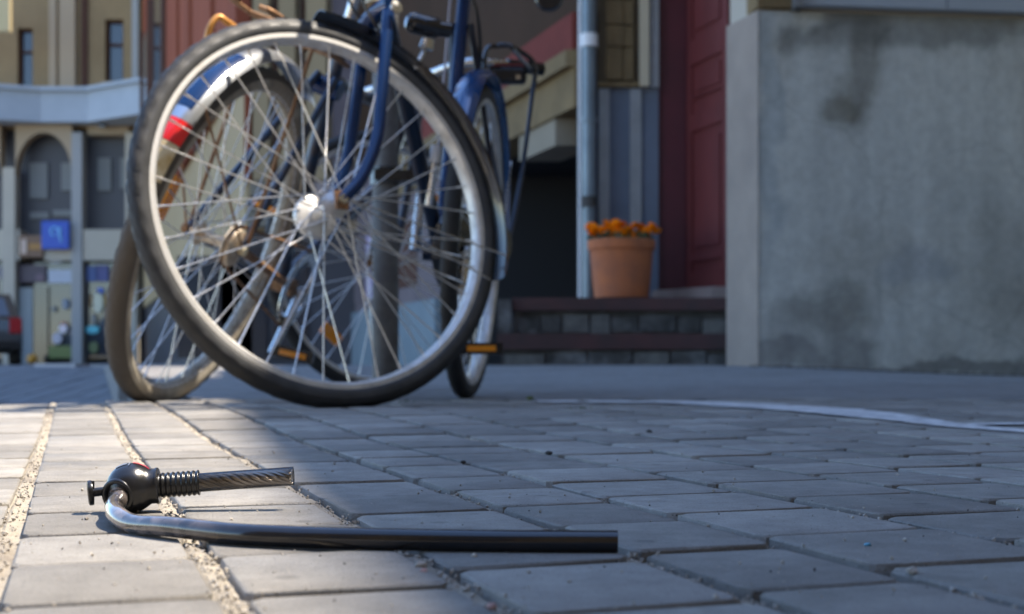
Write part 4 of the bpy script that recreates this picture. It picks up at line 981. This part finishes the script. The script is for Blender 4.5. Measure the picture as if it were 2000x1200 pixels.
def left_building():
    Y = 33.0; R0 = thing('arcade_building', 'grey-brown building with arched ground floor and shop windows, at the far left', 'building', (-12, Y, .03))
    X = lambda u: X_(u, Y); Z = lambda v: Z_(v, Y)
    x0, x1 = X(-260), X(372)
    # upper wall around two windows (boxes butted)
    def wallgrid(xs_cut, z0, z1, holes, m, name, y0=Y, y1=Y+.4):
        # split wall into column strips, leaving rectangular holes
        xs = sorted(set([xs_cut[0], xs_cut[1]]+[h[0] for h in holes]+[h[1] for h in holes]))
        for a, b in zip(xs[:-1], xs[1:]):
            hs = [h for h in holes if h[0] <= a+1e-6 and h[1] >= b-1e-6]; z = z0
            for h in sorted(hs, key=lambda q: q[2]):
                if h[2] > z+1e-4: G().box((a, y0, z), (b, y1, h[2])).build(name, m, R0)
                z = h[3]
            if z < z1: G().box((a, y0, z), (b, y1, z1)).build(name, m, R0)
    wins = [(X(205), X(241), Z(160), Z(38)), (X(34), X(64), Z(172), Z(55)), (X(-70), X(-40), Z(172), Z(55))]
    wallgrid((x0, x1), Z(250), 13, wins, FACB, 'wall')
    for (a, b, c, d) in wins:
        wd = G().box((a, Y+.22, c), (b, Y+.25, d)).build('window', GLASS, R0)
        for (p, q) in (((a, Y+.15, c), (a+.06, Y+.219, d)), ((b-.06, Y+.15, c), (b, Y+.219, d)), ((a+.061, Y+.15, (c+d)/2+.15), (b-.061, Y+.219, (c+d)/2+.21)), ((a+.061, Y+.15, d-.06), (b-.061, Y+.219, d)), ((a+.061, Y+.15, c), (b-.061, Y+.219, c+.06))):
            G().box(p, q).build('frame', TCD, wd)
        G().box((a-.08, Y-.08, c-.10), (b+.08, Y-.001, c-.002)).build('window_sill', FACL, R0)
    for (ua, ub, d_, m) in ((98, 112, .10, FACL), (120, 150, .16, FACL), (160, 172, .06, TCD), (262, 274, .2, BLUG)):
        G().box((X(ua), Y-d_, Z(184)), (X(ub), Y-.002, 13)).build('pilaster', m, R0)
    # faceted cornice band
    plan = [(X(-260), Y-2.2), (X(95)+.0, Y-.55), (X(185), Y-.55), (X_(275, Y-1.6), Y-1.6), (X_(275, Y-1.6)+.2, Y-.02), (X(-260), Y-.02)]
    G().prism(plan, Z(246), Z(188)).build('balcony_front', PALEG, R0)
    pl2 = [(x, y-.12 if y < Y-.1 else y) for (x, y) in plan]; G().prism(pl2, Z(187.5), Z(180)).build('cornice', PALEG, R0)
    # ground floor: piers, arch, beige fascia
    for (ua, ub, m) in ((12, 36, BEIGEF), (146, 166, BLUG), (-90, -70, BEIGEF), (250, 272, BEIGEF), (330, 350, BEIGEF)):
        G().box((X(ua), Y-.25, .03), (X(ub), Y+.1, Z(330) if ua < 40 else Z(262))).build('pier', m, R0)
    # arch over the opening 36..146
    cx = X(91); rx = X(146)-cx; zc = Z(345); rz = Z(262)-zc; vs = []; fs = []; n = 24; top = Z(247)
    for yy in (Y-.22, Y+.1):
        for i in range(n+1):
            a_ = PI*i/n; vs.append((cx-rx*math.cos(a_), yy, zc+rz*math.sin(a_))); vs.append((cx-rx*math.cos(a_), yy, top))
    m_ = 2*(n+1)
    for i in range(n):
        a_ = 2*i; fs += [(a_, a_+1, a_+3, a_+2), (m_+a_, m_+a_+2, m_+a_+3, m_+a_+1), (a_, a_+2, m_+a_+2, m_+a_), (a_+1, m_+a_+1, m_+a_+3, a_+3)]
    fs += [(0, m_, m_+1, 1), (2*n, 2*n+1, m_+2*n+1, m_+2*n)]
    mesh('arch', vs, fs, FACL, R0)
    cx2 = X(-20); 
    vs2 = [(v[0]-(cx-cx2)-.35, v[1], v[2]) for v in vs]; mesh('arch', vs2, fs, FACL, R0)
    G().box((x0, Y+.35, .03), (x1, Y+.6, Z(250))).build('recess_wall', SHOPD, R0)
    # upper shop floor windows
    for (ua, ub, va, vb) in ((50, 85, 315, 385), (112, 138, 315, 370), (184, 210, 305, 370), (228, 255, 305, 365), (50, 88, 412, 425), (95, 140, 408, 420)):
        G().box((X(ua), Y+.28, Z(vb)), (X(ub), Y+.349, Z(va))).build('window', PANEL, R0)
    G().box((X(172), Y-.05, Z(264)), (X(252), Y+.34, Z(247))).build('lintel', FACL, R0)
    G().box((X(203), Y-.40, Z(254)), (X(214), Y-.23, Z(242))).build('lantern', BLKEN, R0)
    # fascia board in pieces between piers
    for (ua, ub) in ((-260, -92), (-69, 11), (37, 44), (167, 249), (273, 329)):
        G().box((X(ua), Y-.20, Z(510)), (X(ub), Y+.34, Z(450))).build('fascia', BEIGEF, R0)
    G().box((X(92), Y-.2, Z(510)), (X(145), Y+.34, Z(450))).build('fascia', BEIGEF, R0)
    sg = G().box((X(45), Y-.28, Z(504)), (X(91), Y+.1, Z(462))).build('brown_board', M('brown_board', (.20, .12, .075), .7), R0)
    G().box((X(50), Y-.30, Z(498)), (X(60), Y-.281, Z(470))).build('board_figure', M('pale_figure', (.55, .42, .34), .7), sg)
    G().box((X(65), Y-.30, Z(490)), (X(90), Y-.281, Z(478))).build('board_stripe', M('orange_stripe', (.38, .20, .06), .7), sg)
    # shop windows below, with displays
    for (ua, ub) in ((-69, 11), (66, 145), (167, 249)):
        G().box((X(ua), Y+.05, Z(700)), (X(ub), Y+.08, Z(514))).build('shop_window', GLASS, R0)
    G().box((X(38), Y-.02, .03), (X(64), Y+.3, Z(562))).build('grey_door', M('grey_door', (.26, .29, .30), .6), R0)
    G().box((X(66), Y-.02, .03), (X(94), Y+.045, Z(560))).build('dark_door', BLKEN, R0)
    disp = [(38, 90, 552, 518, (.07, .05, .07)), (70, 88, 550, 535, (.14, .09, .12)), (95, 125, 515, 498, (.5, .55, .65)), (95, 145, 553, 527, (.42, .45, .52)), (100, 110, 610, 598, (.24, .23, .20)), (122, 135, 605, 583, (.2, .23, .28)),
            (103, 122, 672, 650, (.50, .46, .50)), (118, 132, 640, 628, (.40, .18, .12)), (137, 150, 655, 643, (.32, .24, .22)), (96, 150, 700, 676, (.16, .19, .05)), (170, 190, 550, 520, (.06, .11, .30)), (188, 212, 550, 518, (.06, .07, .22)),
            (182, 202, 612, 568, (.62, .60, .45)), (176, 182, 600, 575, (.30, .16, .04)), (204, 211, 600, 575, (.30, .18, .04)), (190, 202, 575, 562, (.08, .16, .55)), (178, 188, 635, 612, (.32, .30, .26)), (168, 194, 652, 636, (.16, .62, .68)), (174, 192, 690, 668, (.18, .21, .08)),
            (0, 9, 545, 520, (.10, .10, .16)), (0, 8, 596, 573, (.10, .30, .24))]
    for i, (ua, ub, va, vb, c) in enumerate(disp):
        cx_, cz = X((ua+ub)/2), Z((va+vb)/2); hx = (X(ub)-X(ua))/2; hz = (Z(vb)-Z(va))/2; g = G(); n = 14; vs = []
        if i in (3, 0, 9, 10, 11): g.box((cx_-hx, Y-.03, cz-hz), (cx_+hx, Y+.045, cz+hz))
        else:
            pts = [(cx_+hx*math.cos(2*PI*k/n), cz+hz*math.sin(2*PI*k/n)) for k in range(n)]
            g.add([(p, Y-.05, q) for p, q in pts]+[(p, Y+.045, q) for p, q in pts], [tuple(range(n)), tuple(range(n, 2*n))[::-1]]+[(k, (k+1) % n, n+(k+1) % n, n+k) for k in range(n)])
        g.build('window_display', flat('display_colour', c), R0)
    # small white round badge with ring
    c = Vector((X(126), Y-.09, Z(643))); G().rev([(.0001, 0), (.10, 0), (.10, .03), (.0001, .03)], c, (0, -1, 0), None, 24, closed=False).build('round_badge', flat('badge_white', (.85, .85, .88)), R0)
    G().rev([(.045, .031), (.06, .031), (.06, .036), (.045, .036)], c, (0, -1, 0), None, 24).build('badge_ring', REDPR, R0)
    # blue square sign with pale round symbol, its own thing
    s = thing('blue_sign', 'square blue street sign with a pale round symbol above the shop window', 'sign', (X(118), Y-.45, Z(462)))
    b = G().box((X(92), Y-.42, Z(490)), (X(146), Y-.36, Z(435))).build('sign_plate', SIGNB, s); bv = b.modifiers.new('b', 'BEVEL'); bv.width = .06; bv.segments = 3
    k = (X(146)-X(92))/54
    c0 = Vector((X(119), Y-.43, Z(456)))
    arc = [c0+Vector((math.cos(a)*8*k, 0, math.sin(a)*8*k)) for a in [math.radians(q) for q in range(-60, 261, 20)]]
    G().tube(arc, 2.2*k, 6).build('sign_symbol', SIGNW, s); G().tube([c0+Vector((10*k, 0, 8*k)), c0+Vector((9.5*k, 0, -6*k)), c0+Vector((12*k, 0, -20*k))], 2.2*k, 6).build('sign_symbol', SIGNW, s)
    G().box((X(117), Y-.36, Z(464)), (X(121), Y-.2, Z(460))).build('sign_bracket', BLKEN, s)
    # low orange ball on the pavement by the door
    o = G().rev([(.13*math.sin(PI*i/10)+.0001, -.13*math.cos(PI*i/10)) for i in range(11)], (X(80), Y-.6, .17), (0, 0, 1), None, 16, closed=False).build('orange_ball', flat('orange', (.55, .26, .03)), smooth=True)
    o['label'] = 'small orange ball-shaped bollard on the pavement by the dark shop door'; o['category'] = 'bollard'
    # buildings wall off to the extreme top left, its sunlight put into the pale colour
    q = G().box((X_(-200, 28), 28, .03), (X_(20, 28), 28.6, Z_(62, 28))).build('pale_house', BEIGEF) if False else None
    G().box((X_(-40, 31.4), 31.35, Z_(62, 31.4)), (X_(20, 31.4), 31.5, 9)).build('painted_sun_bay', M('painted_sun_stone', (.55, .44, .24), .8), R0)
left_building()

def car(rx, y, label, paint, yaw=0):
    W = 1.7; R0 = thing('parked_car', label, 'car', (rx-W/2, y, .03)); cx = rx-W/2
    # side profile (along y, z) lofted across x with tumblehome
    prof = [(0, .32), (.03, .62), (.06, .86), (.30, .93), (.75, 1.36), (1.1, 1.44), (2.2, 1.43), (2.9, 1.0), (3.9, .86), (4.18, .62), (4.2, .32), (3.7, .22), (.4, .22)]
    vs = []; fs = []; n = len(prof); secs = [(-1, 0), (-.96, 1), (-.6, 2), (0, 2), (.6, 2), (.96, 1), (1, 0)]
    for (sx, lv) in secs:
        for (yy, zz) in prof:
            t = max(0, (zz-.85)/.6); hx = W/2*abs(sx)*(1-.22*t) if abs(sx) > .5 else 0
            ins = .05*(1 if abs(sx) > .98 else 0); zz2 = zz+(.02 if lv == 2 else 0)-(.05 if abs(sx) > .98 and zz > .9 else 0)
            yy2 = yy+ins if yy < 2 else yy-ins
            vs.append((cx+(hx if sx > 0 else -hx), y+yy2, .03+zz2))
    for i in range(len(secs)-1):
        for k in range(n): fs.append((i*n+k, i*n+(k+1) % n, (i+1)*n+(k+1) % n, (i+1)*n+k))
    fs += [tuple(range(n)), tuple((len(secs)-1)*n+k for k in range(n))]
    mesh('body', vs, fs, paint, R0, smooth=True, ang=35)
    G().prism([(cx-.62, y+.30), (cx+.62, y+.30), (cx+.52, y+.66), (cx-.52, y+.66)], [.99, .99, 1.30, 1.30], [1.0, 1.0, 1.37, 1.37]).build('rear_window', GLASS, R0)
    for s in (-1, 1):
        G().box((cx+s*.72-.11, y-.01, .66), (cx+s*.72+.11, y+.10, .96)).build('tail_lamp', TAIL, R0)
        for yy in (.85, 3.35):
            t_ = G().rev([(.19, -.09), (.30, -.09), (.32, -.06), (.32, .06), (.30, .09), (.19, .09)], (cx+s*.76, y+yy, .35), (1, 0, 0), None, 28).build('tyre', RUB, R0, smooth=True)
            G().rev([(.0001, -.07), (.19, -.08), (.19, .08), (.0001, .07)], (cx+s*.76, y+yy, .35), (1, 0, 0), None, 20, closed=False).build('wheel_rim', ALU, R0)
    G().box((cx-.26, y-.012, .55), (cx+.26, y+.035, .67)).build('number_plate', M('plate_blue_white', (.25, .4, .6), .4), R0)
    G().box((cx-.80, y-.03, .36), (cx+.80, y+.06, .50)).build('bumper', BLKMAT, R0)
    a = math.radians(22); off = Vector((W/2, 0, 0)); R0.rotation_euler = (0, 0, a)
    R0.location = Vector((rx, y, .03))-Vector((math.cos(a)*W/2, math.sin(a)*W/2, 0)); return R0
cr_ = car(X_(44, 26.0), 26.0, 'black car parked at the far left edge, seen from behind', CARB)

# the building across the way, behind the viewer: it closes the place off and keeps the low sky light away
def opposite():
    R0 = thing('opposite_building', 'long plastered building across the pavement behind the viewer', 'building', (0, -5, 0))
    G().box((-9, -9, -.1), (8, -5, 9)).build('wall', FACB, R0)
    for i in range(8):
        for z in (1.0, 4.2, 6.9):
            x = -8.2+2.1*i; w_ = G().box((x, -4.99, z), (x+1.0, -4.95, z+1.7)).build('window', GLASS, R0)
            G().box((x-.08, -4.99, z-.1), (x+1.08, -4.85, z-.001)).build('sill', FACL, w_)
    G().box((-9.2, -9.2, 9.001), (8.2, -4.7, 9.3)).build('cornice', PALEG, R0)
opposite()
